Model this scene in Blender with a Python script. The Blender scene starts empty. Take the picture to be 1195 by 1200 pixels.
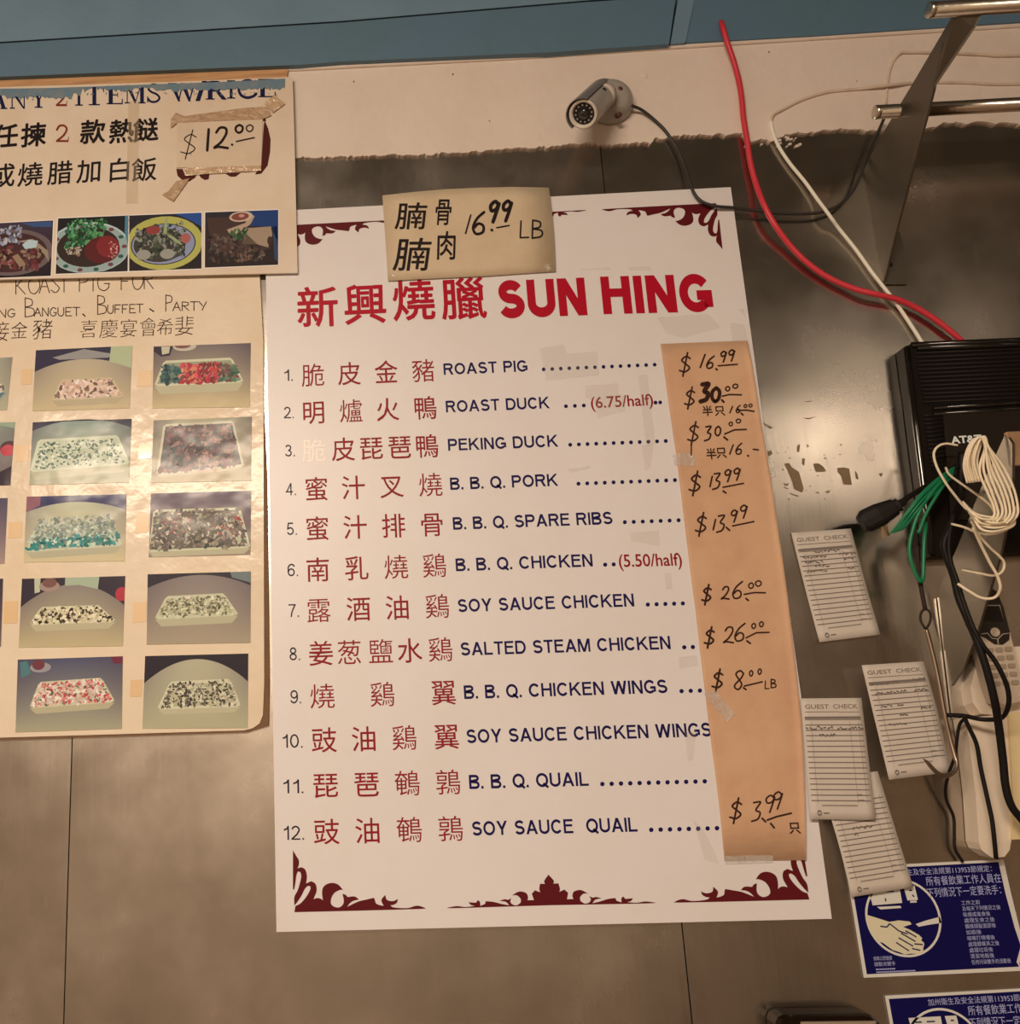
import bpy, math, random
from mathutils import Vector

random.seed(7)
scene = bpy.context.scene
COL = scene.collection

# ------------------------------------------------------------------ camera
F_PX, CX, CY, IW = 1150.0, 389.15, 600.0, 1195.0
VV = (237.774, -4254.56)          # vanishing point of the verticals
VH = (-29243.04, 1796.5)          # vanishing point of the horizontals
WALL_DIST, EYE = 1.3538, 1.60


def _unit(p):
    v = Vector(((p[0] - CX) / F_PX, (p[1] - CY) / F_PX, 1.0))
    return v.normalized()


AX = -_unit(VH)                    # world X, Z and Y in camera axes (x right, y down, z forward)
AZ = _unit(VV)
AX = (AX - AZ * AX.dot(AZ)).normalized()
AY = AZ.cross(AX)
CAM = Vector((0.0, -WALL_DIST, EYE))


def ray(px, py):
    c = Vector(((px - CX) / F_PX, (py - CY) / F_PX, 1.0))
    return Vector((AX.dot(c), AY.dot(c), AZ.dot(c)))


def W(px, py, d=0.0):
    """the point of the plane d metres in front of the wall that shows at this pixel"""
    r = ray(px, py)
    return CAM + r * ((WALL_DIST - d) / r.y)


def WX(px, py, x0):
    r = ray(px, py)
    return CAM + r * ((x0 - CAM.x) / r.x)


cam_data = bpy.data.cameras.new('camera')
cam = bpy.data.objects.new('camera', cam_data)
COL.objects.link(cam)
cam_data.sensor_fit = 'HORIZONTAL'
cam_data.sensor_width = 36.0
cam_data.lens = F_PX / IW * 36.0
cam_data.shift_x = (IW / 2 - CX) / IW
cam_data.shift_y = 0.0
cam_data.clip_start = 0.01
from mathutils import Matrix
right = Vector((AX[0], AY[0], AZ[0]))
down = Vector((AX[1], AY[1], AZ[1]))
fwd = Vector((AX[2], AY[2], AZ[2]))
M = Matrix((right, -down, -fwd)).transposed().to_4x4()
M.translation = CAM
cam.matrix_world = M
scene.camera = cam

# ------------------------------------------------------------------ world, lights, exposure
world = bpy.data.worlds.new('room_air')
scene.world = world
world.use_nodes = True
world.node_tree.nodes['Background'].inputs[0].default_value = (1.0, .82, .62, 1)
world.node_tree.nodes['Background'].inputs[1].default_value = 0.02

scene.view_settings.view_transform = 'Standard'
scene.view_settings.look = 'None'
scene.view_settings.gamma = 1.0
scene.view_settings.use_curve_mapping = False
scene.view_settings.exposure = 0.88


def area(name, loc, sx, sy, power, rot=(0, 0, 0), color=(1.0, .80, .60)):
    L = bpy.data.lights.new(name, 'AREA')
    L.shape = 'RECTANGLE'
    L.size, L.size_y = sx, sy
    L.energy = power
    L.color = color
    o = bpy.data.objects.new(name, L)
    o.location = loc
    o.rotation_euler = rot
    COL.objects.link(o)
    return o


CEIL = 3.0
area('ceiling_tube_light', (-.75, -2.55, 2.72), 1.2, .20, 40, (math.radians(25), 0, 0), (1.0, .80, .615))
area('ceiling_tube_light', (1.98, -2.62, 2.74), .70, .035, 1.7, (math.radians(40), 0, 0))
area('ceiling_tube_light', (-.55, -3.7, 2.95), 1.3, .20, 26)

# ------------------------------------------------------------------ colours and materials


def lin(c):
    out = []
    for v in c:
        v = v / 255.0
        out.append(v / 12.92 if v <= .04045 else ((v + .055) / 1.055) ** 2.4)
    return out


def alb(r, g, b, dim=1.0):
    """paint colour of a thing seen as this sRGB under the warm lamps"""
    l = lin((r, g, b))
    I = (.93, .775, .61)
    return tuple(max(.003, min(.9, l[i] / I[i] / dim)) for i in range(3))


MATS = {}


def mat(name, color, rough=.6, metal=0.0, coat=0.0, coat_rough=.1, bump=0.0, bump_scale=60.0,
        vary=0.0, vary_scale=8.0, vary_color=None, stretch=None, spec=.5, alpha=1.0, sheen=0):
    if name in MATS:
        return MATS[name]
    m = bpy.data.materials.new(name)
    m.use_nodes = True
    nt = m.node_tree
    p = nt.nodes['Principled BSDF']
    p.inputs['Base Color'].default_value = (*color, 1)
    p.inputs['Roughness'].default_value = rough
    p.inputs['Metallic'].default_value = metal
    p.inputs['Coat Weight'].default_value = coat
    p.inputs['Coat Roughness'].default_value = coat_rough
    p.inputs['Specular IOR Level'].default_value = spec
    p.inputs['Alpha'].default_value = alpha
    if bump or vary:
        tc = nt.nodes.new('ShaderNodeTexCoord')
        mp = nt.nodes.new('ShaderNodeMapping')
        nt.links.new(tc.outputs['Object'], mp.inputs['Vector'])
        if stretch:
            mp.inputs['Scale'].default_value = stretch
    if bump:
        n = nt.nodes.new('ShaderNodeTexNoise')
        n.inputs['Scale'].default_value = bump_scale
        n.inputs['Detail'].default_value = 4
        nt.links.new(mp.outputs['Vector'], n.inputs['Vector'])
        b = nt.nodes.new('ShaderNodeBump')
        b.inputs['Strength'].default_value = bump
        b.inputs['Distance'].default_value = .01
        nt.links.new(n.outputs['Fac'], b.inputs['Height'])
        nt.links.new(b.outputs['Normal'], p.inputs['Normal'])
        if coat:
            nt.links.new(b.outputs['Normal'], p.inputs['Coat Normal'])
    if vary:
        n2 = nt.nodes.new('ShaderNodeTexNoise')
        n2.inputs['Scale'].default_value = vary_scale
        n2.inputs['Detail'].default_value = 6
        n2.inputs['Roughness'].default_value = .62
        nt.links.new(mp.outputs['Vector'], n2.inputs['Vector'])
        rp = nt.nodes.new('ShaderNodeValToRGB')
        rp.color_ramp.elements[0].position = .42
        rp.color_ramp.elements[1].position = .72
        nt.links.new(n2.outputs['Fac'], rp.inputs['Fac'])
        mx = nt.nodes.new('ShaderNodeMix')
        mx.data_type = 'RGBA'
        mx.inputs[6].default_value = (*color, 1)
        vc = vary_color or tuple(c * .6 for c in color)
        mx.inputs[7].default_value = (*vc, 1)
        ml = nt.nodes.new('ShaderNodeMath')
        ml.operation = 'MULTIPLY'
        ml.inputs[1].default_value = vary
        nt.links.new(rp.outputs['Color'], ml.inputs[0])
        nt.links.new(ml.outputs[0], mx.inputs[0])
        nt.links.new(mx.outputs[2], p.inputs['Base Color'])
    MATS[name] = m
    return m


def print_mat():
    """photographic print: picture colours stored on the mesh, glossy paper"""
    m = bpy.data.materials.new('photo_print')
    m.use_nodes = True
    nt = m.node_tree
    p = nt.nodes['Principled BSDF']
    a = nt.nodes.new('ShaderNodeVertexColor')
    a.layer_name = 'Col'
    nt.links.new(a.outputs['Color'], p.inputs['Base Color'])
    p.inputs['Roughness'].default_value = .45
    p.inputs['Coat Weight'].default_value = .2
    p.inputs['Coat Roughness'].default_value = .14
    p.inputs['Specular IOR Level'].default_value = .15
    tc = nt.nodes.new('ShaderNodeTexCoord')
    n = nt.nodes.new('ShaderNodeTexNoise')
    n.inputs['Scale'].default_value = 14
    nt.links.new(tc.outputs['Object'], n.inputs['Vector'])
    b = nt.nodes.new('ShaderNodeBump')
    b.inputs['Strength'].default_value = .10
    b.inputs['Distance'].default_value = .02
    nt.links.new(n.outputs['Fac'], b.inputs['Height'])
    nt.links.new(b.outputs['Normal'], p.inputs['Coat Normal'])
    MATS['photo_print'] = m
    return m


PRINT = print_mat()


def steel_mat(name, color, rough):
    m = bpy.data.materials.new(name)
    m.use_nodes = True
    nt = m.node_tree
    p = nt.nodes['Principled BSDF']
    p.inputs['Metallic'].default_value = 1.0
    tc = nt.nodes.new('ShaderNodeTexCoord')
    n = nt.nodes.new('ShaderNodeTexNoise')        # greasy smears
    n.inputs['Scale'].default_value = 5.5
    n.inputs['Detail'].default_value = 7
    n.inputs['Roughness'].default_value = .6
    n.inputs['Distortion'].default_value = .15
    nt.links.new(tc.outputs['Object'], n.inputs['Vector'])
    mp = nt.nodes.new('ShaderNodeMapping')
    mp.inputs['Scale'].default_value = (60, 60, 2.0)
    mp.inputs['Rotation'].default_value = (0, math.radians(25), 0)
    nt.links.new(tc.outputs['Object'], mp.inputs['Vector'])
    n2 = nt.nodes.new('ShaderNodeTexNoise')       # scratches
    n2.inputs['Scale'].default_value = 3.0
    n2.inputs['Detail'].default_value = 5
    nt.links.new(mp.outputs['Vector'], n2.inputs['Vector'])
    mr = nt.nodes.new('ShaderNodeMapRange')
    mr.inputs['From Min'].default_value = .3
    mr.inputs['From Max'].default_value = .75
    mr.inputs['To Min'].default_value = rough - .06
    mr.inputs['To Max'].default_value = rough + .09
    nt.links.new(n.outputs['Fac'], mr.inputs['Value'])
    nt.links.new(mr.outputs['Result'], p.inputs['Roughness'])
    rp = nt.nodes.new('ShaderNodeValToRGB')
    rp.color_ramp.elements[0].position = .35
    rp.color_ramp.elements[0].color = (*[c * .86 for c in color], 1)
    rp.color_ramp.elements[1].position = .7
    rp.color_ramp.elements[1].color = (*[c * 1.1 for c in color], 1)
    nt.links.new(n.outputs['Fac'], rp.inputs['Fac'])
    nt.links.new(rp.outputs['Color'], p.inputs['Base Color'])
    b = nt.nodes.new('ShaderNodeBump')
    b.inputs['Strength'].default_value = .04
    b.inputs['Distance'].default_value = .003
    nt.links.new(n2.outputs['Fac'], b.inputs['Height'])
    b2 = nt.nodes.new('ShaderNodeBump')
    b2.inputs['Strength'].default_value = .06
    b2.inputs['Distance'].default_value = .02
    n3 = nt.nodes.new('ShaderNodeTexNoise')       # gentle dents of the thin sheet
    n3.inputs['Scale'].default_value = 4.0
    n3.inputs['Detail'].default_value = 1.5
    nt.links.new(tc.outputs['Object'], n3.inputs['Vector'])
    nt.links.new(n3.outputs['Fac'], b2.inputs['Height'])
    nt.links.new(b.outputs['Normal'], b2.inputs['Normal'])
    nt.links.new(b2.outputs['Normal'], p.inputs['Normal'])
    MATS[name] = m
    return m


STEEL = steel_mat('stainless_sheet', (.57, .525, .475), .23)
BRACKET = steel_mat('bracket_steel', (.20, .18, .15), .45)
CHROME = mat('rod_chrome', (.62, .56, .48), .22, 1.0, bump=.05, bump_scale=40)

BOARD = mat('board_white', alb(222, 203, 186), .42, coat=.15, coat_rough=.3, vary=.25, vary_scale=7,
            vary_color=alb(208, 186, 160))
BOARD_EDGE = BOARD
MAROON = mat('maroon_vinyl', alb(92, 22, 24), .4, spec=.15)
TITLE_RED = mat('title_red_vinyl', alb(172, 14, 34), .4, spec=.15)
CHAR_RED = mat('menu_red_ink', alb(142, 24, 32), .45, spec=.15)
NAVY = mat('navy_vinyl', alb(28, 18, 66), .4, spec=.15)
NUM_BLACK = mat('number_black', alb(44, 36, 44), .45, spec=.15)
GLARE_PALE = mat('glare_pale_vinyl', (.93, .88, .82), .35)  # lamp glare on one red character, put into its pale colour
KRAFT = mat('kraft_paper', alb(206, 156, 114), .75, bump=.15, bump_scale=30, vary=.55, vary_scale=11,
            vary_color=alb(182, 126, 90))
NOTE = mat('yellowed_paper', alb(205, 174, 134), .7, bump=.2, bump_scale=22, vary=.5, vary_scale=14,
           vary_color=alb(186, 150, 108))
TAG = mat('tag_paper', alb(212, 180, 145), .65, bump=.1, bump_scale=25, vary=.3, vary_scale=18)
INK = mat('marker_ink', alb(34, 20, 18), .5, spec=.15)
PEN = mat('pen_ink', alb(66, 42, 30), .5, spec=.15)
PRICE_INK = mat('price_ink', alb(58, 32, 22), .5, spec=.15)
TAPE = mat('old_tape', alb(198, 158, 116), .25, coat=.6, coat_rough=.08, bump=.5, bump_scale=90, vary=.6,
           vary_scale=40, vary_color=alb(170, 128, 90))
TAPE2 = mat('stained_tape', alb(182, 142, 104), .4, bump=.5, bump_scale=80, vary=.7, vary_scale=50,
            vary_color=alb(150, 108, 76))
CLEAR = mat('clear_tape', alb(225, 205, 180), .18, coat=.5, coat_rough=.06, bump=.7, bump_scale=70, alpha=.25)
FILMTAPE = mat('tape_residue', alb(196, 170, 138), .6, alpha=.11, vary=.6, vary_scale=60)
RICE = mat('rice_board', alb(218, 190, 158), .55, vary=.5, vary_scale=9, vary_color=alb(202, 166, 128))
SHEET = mat('laminated_sheet', alb(220, 192, 156), .5, coat=.32, coat_rough=.16, bump=.3, bump_scale=13, vary=.4,
            vary_scale=6, vary_color=alb(206, 164, 114))
BACKING = mat('backing_card', alb(120, 82, 52), .8, vary=.5, vary_scale=30)
BLUE_INK = mat('serif_blue', alb(24, 26, 58), .5, spec=.15)
BRICK_INK = mat('brick_red_ink', alb(128, 48, 30), .5, spec=.15)
BLACK_INK = mat('black_print', alb(28, 18, 18), .5, spec=.15)
OLD_INK = mat('old_price_maroon', alb(78, 26, 20), .5, spec=.15)
WHITE_BORDER = mat('print_border', alb(232, 212, 188), .5)
TEAL = mat('teal_paint', alb(110, 130, 136), .55, bump=.12, bump_scale=35, vary=.5, vary_scale=5,
           vary_color=alb(92, 114, 126))
TEAL2 = mat('teal_paint_board', alb(88, 110, 120), .5, bump=.1, bump_scale=35, vary=.5, vary_scale=6,
            vary_color=alb(84, 108, 102))
SMEAR = mat('teal_smear', alb(98, 116, 122), .7, vary=.6, vary_scale=70, vary_color=alb(140, 130, 110))
PLASTER = mat('plaster_cream', alb(222, 195, 168), .7, bump=.25, bump_scale=25, vary=.4, vary_scale=6,
              vary_color=alb(206, 174, 144))
WOOD = mat('bare_wood', alb(196, 142, 92), .7, vary=.7, vary_scale=12, stretch=(1, 1, 14), vary_color=alb(150, 98, 58))
GAP = mat('dark_gap', (.012, .009, .007), .9)
RED_CABLE = mat('red_cable', alb(206, 48, 56), .45, bump=.05)
WHITE_CABLE = mat('white_cable', alb(220, 196, 168, .8), .5)
PAINTED_CABLE = mat('painted_cable', alb(205, 174, 142, .9), .7, vary=.5, vary_scale=50)
BLACK_RUBBER = mat('black_rubber', (.009, .007, .007), .5, spec=.2)
DARK_CABLE = mat('camera_cable_grey', (.03, .027, .025), .5)
GREEN_CABLE = mat('green_cable', alb(12, 96, 56, .75), .4)
COIL = mat('coil_cable_ivory', alb(190, 158, 126, .55), .45)
MODEM = mat('modem_black', (.012, .009, .007), .5, spec=.08)
MODEM_RIM = mat('modem_gloss_edge', (.008, .007, .006), .12, spec=.6)
MODEM_GRILLE = mat('modem_grille', (.005, .005, .005), .6, spec=.15)
MODEM_PANEL = mat('modem_panel', (.016, .011, .008), .45, spec=.2)
LOGO = mat('logo_silver', alb(205, 200, 195, .8), .4)
CHECK = mat('check_paper', alb(178, 158, 136, .75), .75, bump=.1, bump_scale=30, vary=.2, vary_scale=20)
CHECK_INK = mat('check_print', alb(108, 92, 78, .8), .7)
PENCIL = mat('check_pencil', alb(96, 80, 68, .8), .7)
SIGN_BLUE = mat('sign_blue', alb(12, 8, 58, .85), .4, spec=.2)
SIGN_WHITE = mat('sign_white', alb(190, 176, 156, .8), .45)
SIGN_TEXT = mat('sign_text_white', alb(150, 146, 170, .8), .5)
SIGN_SKIN = mat('sign_hand', alb(196, 178, 140, .85), .5)
CAM_WHITE = mat('camera_shell', alb(205, 182, 155), .35)
CAM_GREY = mat('camera_grey', alb(160, 142, 122), .35, coat=.3)
CAM_DARK = mat('camera_visor', alb(110, 96, 84), .3)
CAM_FACE = mat('camera_face', (.02, .018, .02), .15)
CAM_LENS = mat('camera_lens', (.01, .01, .014), .05, coat=1)
LED = mat('camera_led', (.30, .28, .27), .2)
RUST = mat('rusty_screw', alb(88, 44, 34), .6)
CREAM = mat('cream_plastic', alb(198, 172, 142, .75), .5, vary=.3, vary_scale=10)
CREAM_YELLOW = mat('aged_plastic', alb(196, 166, 116, .75), .5, vary=.3, vary_scale=10)
LIT_FLANGE = mat('lit_flange_tan', alb(176, 132, 92, .75), .8, vary=.6, vary_scale=30)  # light falling on the bracket's steel front flange, painted in as tan
PHONE_GREY = mat('phone_silver', alb(150, 128, 104, .6), .4)
PHONE_BLACK = mat('phone_black', (.015, .013, .012), .25, coat=.4)
PHONE_KEY = mat('phone_key', alb(120, 100, 78, .6), .5)
PHONE_LINE = mat('phone_line', alb(150, 132, 110, .6), .4)
IRON = mat('hook_iron', alb(120, 98, 78, .6), .35, 1.0)
ROPE = mat('dark_cord', (.025, .015, .012), .8)
DARK_METAL = mat('dark_bronze_metal', (.06, .045, .035), .25, 1.0)
RESIDUE = mat('sticky_residue', alb(122, 96, 66, .9), .8, vary=.5, vary_scale=80)

# ------------------------------------------------------------------ mesh helpers


class MB:
    def __init__(self):
        self.v, self.f, self.mi, self.fc = [], [], [], []

    def add(self, verts, faces, mi=0, color=None):
        o = len(self.v)
        self.v += [Vector(x) for x in verts]
        for fa in faces:
            self.f.append([i + o for i in fa])
            self.mi.append(mi)
            self.fc.append(color)

    def box(self, a, b, mi=0):
        x0, y0, z0 = a
        x1, y1, z1 = b
        v = [(x, y, z) for x in (x0, x1) for y in (y0, y1) for z in (z0, z1)]
        self.add(v, [(0, 1, 3, 2), (4, 6, 7, 5), (0, 4, 5, 1), (2, 3, 7, 6), (0, 2, 6, 4), (1, 5, 7, 3)], mi)

    def loft(self, A, B, mi=0, capA=True, capB=True, mi_side=None):
        n = len(A)
        s = mi if mi_side is None else mi_side
        self.add(list(A) + list(B), [(i, (i + 1) % n, n + (i + 1) % n, n + i) for i in range(n)], s)
        if capB:
            self.add(B, [tuple(range(n))], mi)
        if capA:
            self.add(A, [tuple(range(n))[::-1]], mi)

    def prism(self, pts, t, mi=0, axis=Vector((0, 1, 0)), mi_side=None):
        """pts is the front face; extruded by t along axis (away from the viewer)"""
        B = [Vector(p) for p in pts]
        A = [p + axis * t for p in B]
        self.loft(A, B, mi, mi_side=mi_side)

    def tube(self, pts, r, n=8, mi=0, cap=True, closed=False):
        pts = [Vector(p) for p in pts]
        N = len(pts)
        rings = []
        prev = None
        for i, p in enumerate(pts):
            a = pts[(i - 1) % N] if (i > 0 or closed) else p
            b = pts[(i + 1) % N] if (i < N - 1 or closed) else p
            t = (b - a)
            t = t.normalized() if t.length > 1e-9 else Vector((1, 0, 0))
            if prev is None:
                u = t.cross(Vector((0, 1, 0)))
                if u.length < 1e-3:
                    u = t.cross(Vector((0, 0, 1)))
            else:
                u = prev - t * prev.dot(t)
            u.normalize()
            prev = u
            w = t.cross(u)
            rr = r(i / max(1, N - 1)) if callable(r) else r
            rings.append([p + (u * math.cos(k * 2 * math.pi / n) + w * math.sin(k * 2 * math.pi / n)) * rr for k in range(n)])
        o = [q for R in rings for q in R]
        fs = []
        M_ = N if closed else N - 1
        for i in range(M_):
            j = (i + 1) % N
            for k in range(n):
                fs.append((i * n + k, i * n + (k + 1) % n, j * n + (k + 1) % n, j * n + k))
        if cap and not closed:
            fs.append(tuple(range(n))[::-1])
            fs.append(tuple((N - 1) * n + k for k in range(n)))
        self.add(o, fs, mi)

    def lathe(self, c, axis, prof, n=32, mi=0, capa=True, capb=True):
        """prof: list of (distance along axis, radius)"""
        axis = Vector(axis).normalized()
        u = axis.orthogonal().normalized()
        w = axis.cross(u)
        c = Vector(c)
        o = []
        for h, r in prof:
            for k in range(n):
                a = 2 * math.pi * k / n
                o.append(c + axis * h + (u * math.cos(a) + w * math.sin(a)) * r)
        fs = []
        for i in range(len(prof) - 1):
            for k in range(n):
                fs.append((i * n + k, i * n + (k + 1) % n, (i + 1) * n + (k + 1) % n, (i + 1) * n + k))
        if capa:
            fs.append(tuple(range(n))[::-1])
        if capb:
            L = (len(prof) - 1) * n
            fs.append(tuple(L + k for k in range(n)))
        self.add(o, fs, mi)

    def build(self, name, mats, parent=None, smooth=False, kind=None, origin=None):
        me = bpy.data.meshes.new(name)
        if not isinstance(mats, (list, tuple)):
            mats = [mats]
        root = parent
        while root is not None and root.parent is not None:
            root = root.parent
        off = Vector(root.location) if root is not None else (Vector(origin) if origin is not None else self.centre())
        me.from_pydata([p - off for p in self.v], [], self.f)
        for m in mats:
            me.materials.append(m)
        for p, i in zip(me.polygons, self.mi):
            p.material_index = i
            p.use_smooth = smooth
        if any(c is not None for c in self.fc):
            ca = me.color_attributes.new('Col', 'FLOAT_COLOR', 'CORNER')
            for p, c in zip(me.polygons, self.fc):
                for k, li in enumerate(p.loop_indices):
                    if c is None:
                        cc = (1, 1, 1)
                    elif isinstance(c, list):
                        cc = c[k]
                    else:
                        cc = c
                    ca.data[li].color = (*cc, 1)
        me.update()
        o = bpy.data.objects.new(name, me)
        COL.objects.link(o)
        if root is not None:
            o.parent = parent
        else:
            o.location = off
        if kind:
            o['kind'] = kind
        return o

    def centre(self):
        lo = Vector((min(p.x for p in self.v), min(p.y for p in self.v), min(p.z for p in self.v)))
        hi = Vector((max(p.x for p in self.v), max(p.y for p in self.v), max(p.z for p in self.v)))
        return (lo + hi) / 2


def thing(name, loc, label, cat, group=None):
    o = bpy.data.objects.new(name, None)
    o.empty_display_size = .02
    o.location = loc
    COL.objects.link(o)
    return tag(o, label, cat, group)


def tag(o, label, cat, group=None, kind=None):
    o['label'] = label
    o['category'] = cat
    if group:
        o['group'] = group
    if kind:
        o['kind'] = kind
    return o


def spline(pts, sub=6, closed=False):
    P = [Vector(p) for p in pts]
    n = len(P)
    out = []
    R = n if closed else n - 1
    for i in range(R):
        p1, p2 = P[i], P[(i + 1) % n]
        p0 = P[(i - 1) % n] if (closed or i > 0) else p1 * 2 - p2
        p3 = P[(i + 2) % n] if (closed or i < n - 2) else p2 * 2 - p1
        for s in range(sub):
            t = s / sub
            out.append(.5 * ((2 * p1) + (p2 - p0) * t + (2 * p0 - 5 * p1 + 4 * p2 - p3) * t * t + (3 * p1 - p0 - 3 * p2 + p3) * t ** 3))
    if not closed:
        out.append(P[-1])
    return out


def cable(px_pts, r, mb=None, sub=6, n=8, closed=False):
    """px_pts: (px, py, distance from the wall)"""
    mb = mb or MB()
    mb.tube(spline([W(*p) for p in px_pts], sub, closed), r, n, closed=closed)
    return mb


# ---- flat writing ---------------------------------------------------------
_TC = {}


def glyphs(s, off=0.0):
    key = (s, round(off, 4))
    if key in _TC:
        return _TC[key]
    c = bpy.data.curves.new('writing', 'FONT')
    c.body = s
    c.offset = off
    c.resolution_u = 3
    o = bpy.data.objects.new('writing', c)
    COL.objects.link(o)
    bpy.context.view_layer.update()
    dg = bpy.context.evaluated_depsgraph_get()
    m = bpy.data.meshes.new_from_object(o.evaluated_get(dg))
    vs = [(v.co.x, v.co.y) for v in m.vertices]
    fs = [tuple(p.vertices) for p in m.polygons]
    bpy.data.objects.remove(o)
    bpy.data.curves.remove(c)
    bpy.data.meshes.remove(m)
    _TC[key] = (vs, fs)
    return _TC[key]


LIFT = .0003


def text_line(mb, s, pl, pr, cap, d, off=0.0, mi=0, shear=0.0, color=None):
    """ink from pixel pl to pixel pr along the baseline, capitals cap pixels high, on the plane d"""
    vs, fs = glyphs(s, off)
    x0 = min(v[0] for v in vs)
    x1 = max(v[0] for v in vs)
    A, B = W(*pl, d), W(*pr, d)
    T = W(pl[0], pl[1] - cap, d)
    ex = (B - A) / (x1 - x0)
    up = Vector((0, 0, 1)) * ((T - A).length / (.69 + off))
    mb.add([A + ex * (x - x0 + shear * y) + up * (y + off * .5) for x, y in vs], fs, mi, color)


def _arc(cx, cy, rx, ry, a0, a1, n=14):
    return [(cx + rx * math.cos(math.radians(a0 + (a1 - a0) * k / n)), cy + ry * math.sin(math.radians(a0 + (a1 - a0) * k / n))) for k in range(n + 1)]


def grot(ch, w):
    """grotesque capital one unit high, stems w wide: (strokes, polygons, advance)"""
    a = w / 2
    S, P = [], []

    def R(x0, y0, x1, y1):
        P.append([(x0, y0), (x1, y0), (x1, y1), (x0, y1)])

    def dg(xa, ya, xb, yb, k=1.12):
        P.append([(xa - a * k, ya), (xa + a * k, ya), (xb + a * k, yb), (xb - a * k, yb)])
    h = w * .86
    A = .9
    if ch == 'A':
        A = .98; dg(a * 1.1, 0, .49, 1); dg(.98 - a * 1.1, 0, .49, 1); R(.22, .23, .76, .23 + h)
    elif ch == 'B':
        A = .86; R(0, 0, w, 1); S.append([(a, 1 - h / 2), (.5, 1 - h / 2)] + _arc(.5, .76, .26 - a * .3, .24 - h / 2, 90, -90) + [(a, .52)])
        S.append([(a, .52)] + _arc(.53, .26 + h * .1, .33 - a, .26 - h * .4, 90, -90) + [(a, h / 2)])
    elif ch == 'C':
        A = .94; S.append(_arc(.48, .5, .48 - a, .51 - a, 38, 322, 26))
    elif ch == 'D':
        A = .92; R(0, 0, w, 1); S.append([(a, 1 - h / 2)] + _arc(.44, .5, .48 - a, .5 - h / 2, 90, -90, 18) + [(a, h / 2)])
    elif ch == 'E':
        A = .8; R(0, 0, w, 1); R(0, 0, .8, h); R(0, 1 - h, .78, 1); R(0, .48, .73, .48 + h)
    elif ch == 'G':
        A = .98; S.append(_arc(.49, .5, .49 - a, .51 - a, 38, 318, 26)); S.append([(.52, .44), (.98 - a, .44), (.98 - a, .12)]); pass
    elif ch == 'H':
        A = .88; R(0, 0, w, 1); R(.88 - w, 0, .88, 1); R(w / 2, .45, .8, .45 + h)
    elif ch == 'I':
        A = w; R(0, 0, w, 1)
    elif ch == 'K':
        A = .95; R(0, 0, w, 1); dg(.82, 1, a + .03, .36, 1.3); dg(.86, 0, .36, .62, 1.25)
    elif ch == 'L':
        A = .74; R(0, 0, w, 1); R(0, 0, .74, h)
    elif ch == 'M':
        A = 1.06; R(0, 0, w * .9, 1); R(1.06 - w * .9, 0, 1.06, 1); dg(w * .75, 1, .53, 0, 1.1); dg(1.06 - w * .75, 1, .53, 0, 1.1)
    elif ch == 'N':
        A = .88; R(0, 0, w, 1); R(.88 - w, 0, .88, 1); dg(a * 1.05, 1, .88 - a * 1.05, 0, 1.15)
    elif ch == 'O' or ch == 'Q':
        A = 1.0; S.append(_arc(.5, .5, .5 - a, .51 - a, 0, 360, 30))
        if ch == 'Q':
            S.append([(.58, .26), (.98, -.04)])
    elif ch == 'P':
        A = .84; R(0, 0, w, 1); S.append([(a, 1 - h / 2)] + _arc(.52, .7, .32 - a, .3 - h / 2, 90, -90) + [(a, .4 + h / 2)])
    elif ch == 'R':
        A = .92; R(0, 0, w, 1); S.append([(a, 1 - h / 2)] + _arc(.56, .72, .32 - a, .28 - h / 2, 90, -90) + [(a, .44 + h / 2)]); dg(.92 - a * 1.2, 0, .55, .47, 1.2)
    elif ch == 'S':
        A = .84
        m_ = .515
        rt, rb = (1.01 - a - m_) / 2, (m_ - a + .01) / 2
        S.append(_arc(.42, m_ + rt, .39 - a, rt, 22, 255, 16) + _arc(.42, m_ - rb, .42 - a, rb, 75, -158, 16))
    elif ch == 'T':
        A = .8; R(0, 1 - h, .8, 1); R(.4 - a, 0, .4 + a, 1)
    elif ch == 'U':
        A = .88; S.append([(a, 1)] + _arc(.44, .36, .44 - a, .37 - a, 180, 360) + [(.88 - a, 1)])
    elif ch == 'W':
        A = 1.32; dg(a * 1.1, 1, .35, 0); dg(.66, 1, .35, 0); dg(.66, 1, .97, 0); dg(1.32 - a * 1.1, 1, .97, 0)
    elif ch == 'Y':
        A = .92; R(.46 - a, 0, .46 + a, .45); dg(a * 1.2, 1, .46, .4, 1.2); dg(.92 - a * 1.2, 1, .46, .4, 1.2)
    elif ch == '.':
        A = w; R(0, 0, w, w)
    elif ch == ' ':
        A = .12
    elif ch == '0':
        A = .66; S.append(_arc(.33, .5, .33 - a, .5 - a, 0, 360, 26))
    elif ch == '1':
        A = .5; R(.5 - w, 0, .5, 1); S.append([(.5 - a, .92), (.33, .78), (.12, .7)])
    elif ch == '2':
        A = .66; S.append(_arc(.33, .7, .31 - a, .3 - a, 170, -20, 12) + [(.42, .38), (.12, .12), (.05, h / 2)]); R(.01, 0, .66, h)
    elif ch == '3':
        A = .66; S.append(_arc(.33, .735, .28 - a, .265 - a, 160, -90, 14)); S.append(_arc(.33, .28, .32 - a, .28 - a, 90, -165, 16))
    elif ch == '4':
        A = .68; R(.44, 0, .44 + w, 1); R(0, .24, .68, .24 + h); dg(.44 + a, 1, a + .02, .26, 1.0)
    elif ch == '5':
        A = .66; S.append([(.6, 1 - h / 2), (.17, 1 - h / 2), (.1, .5)] + _arc(.33, .32, .32 - a, .32 - a, 130, -160, 16))
    elif ch == '6':
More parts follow.
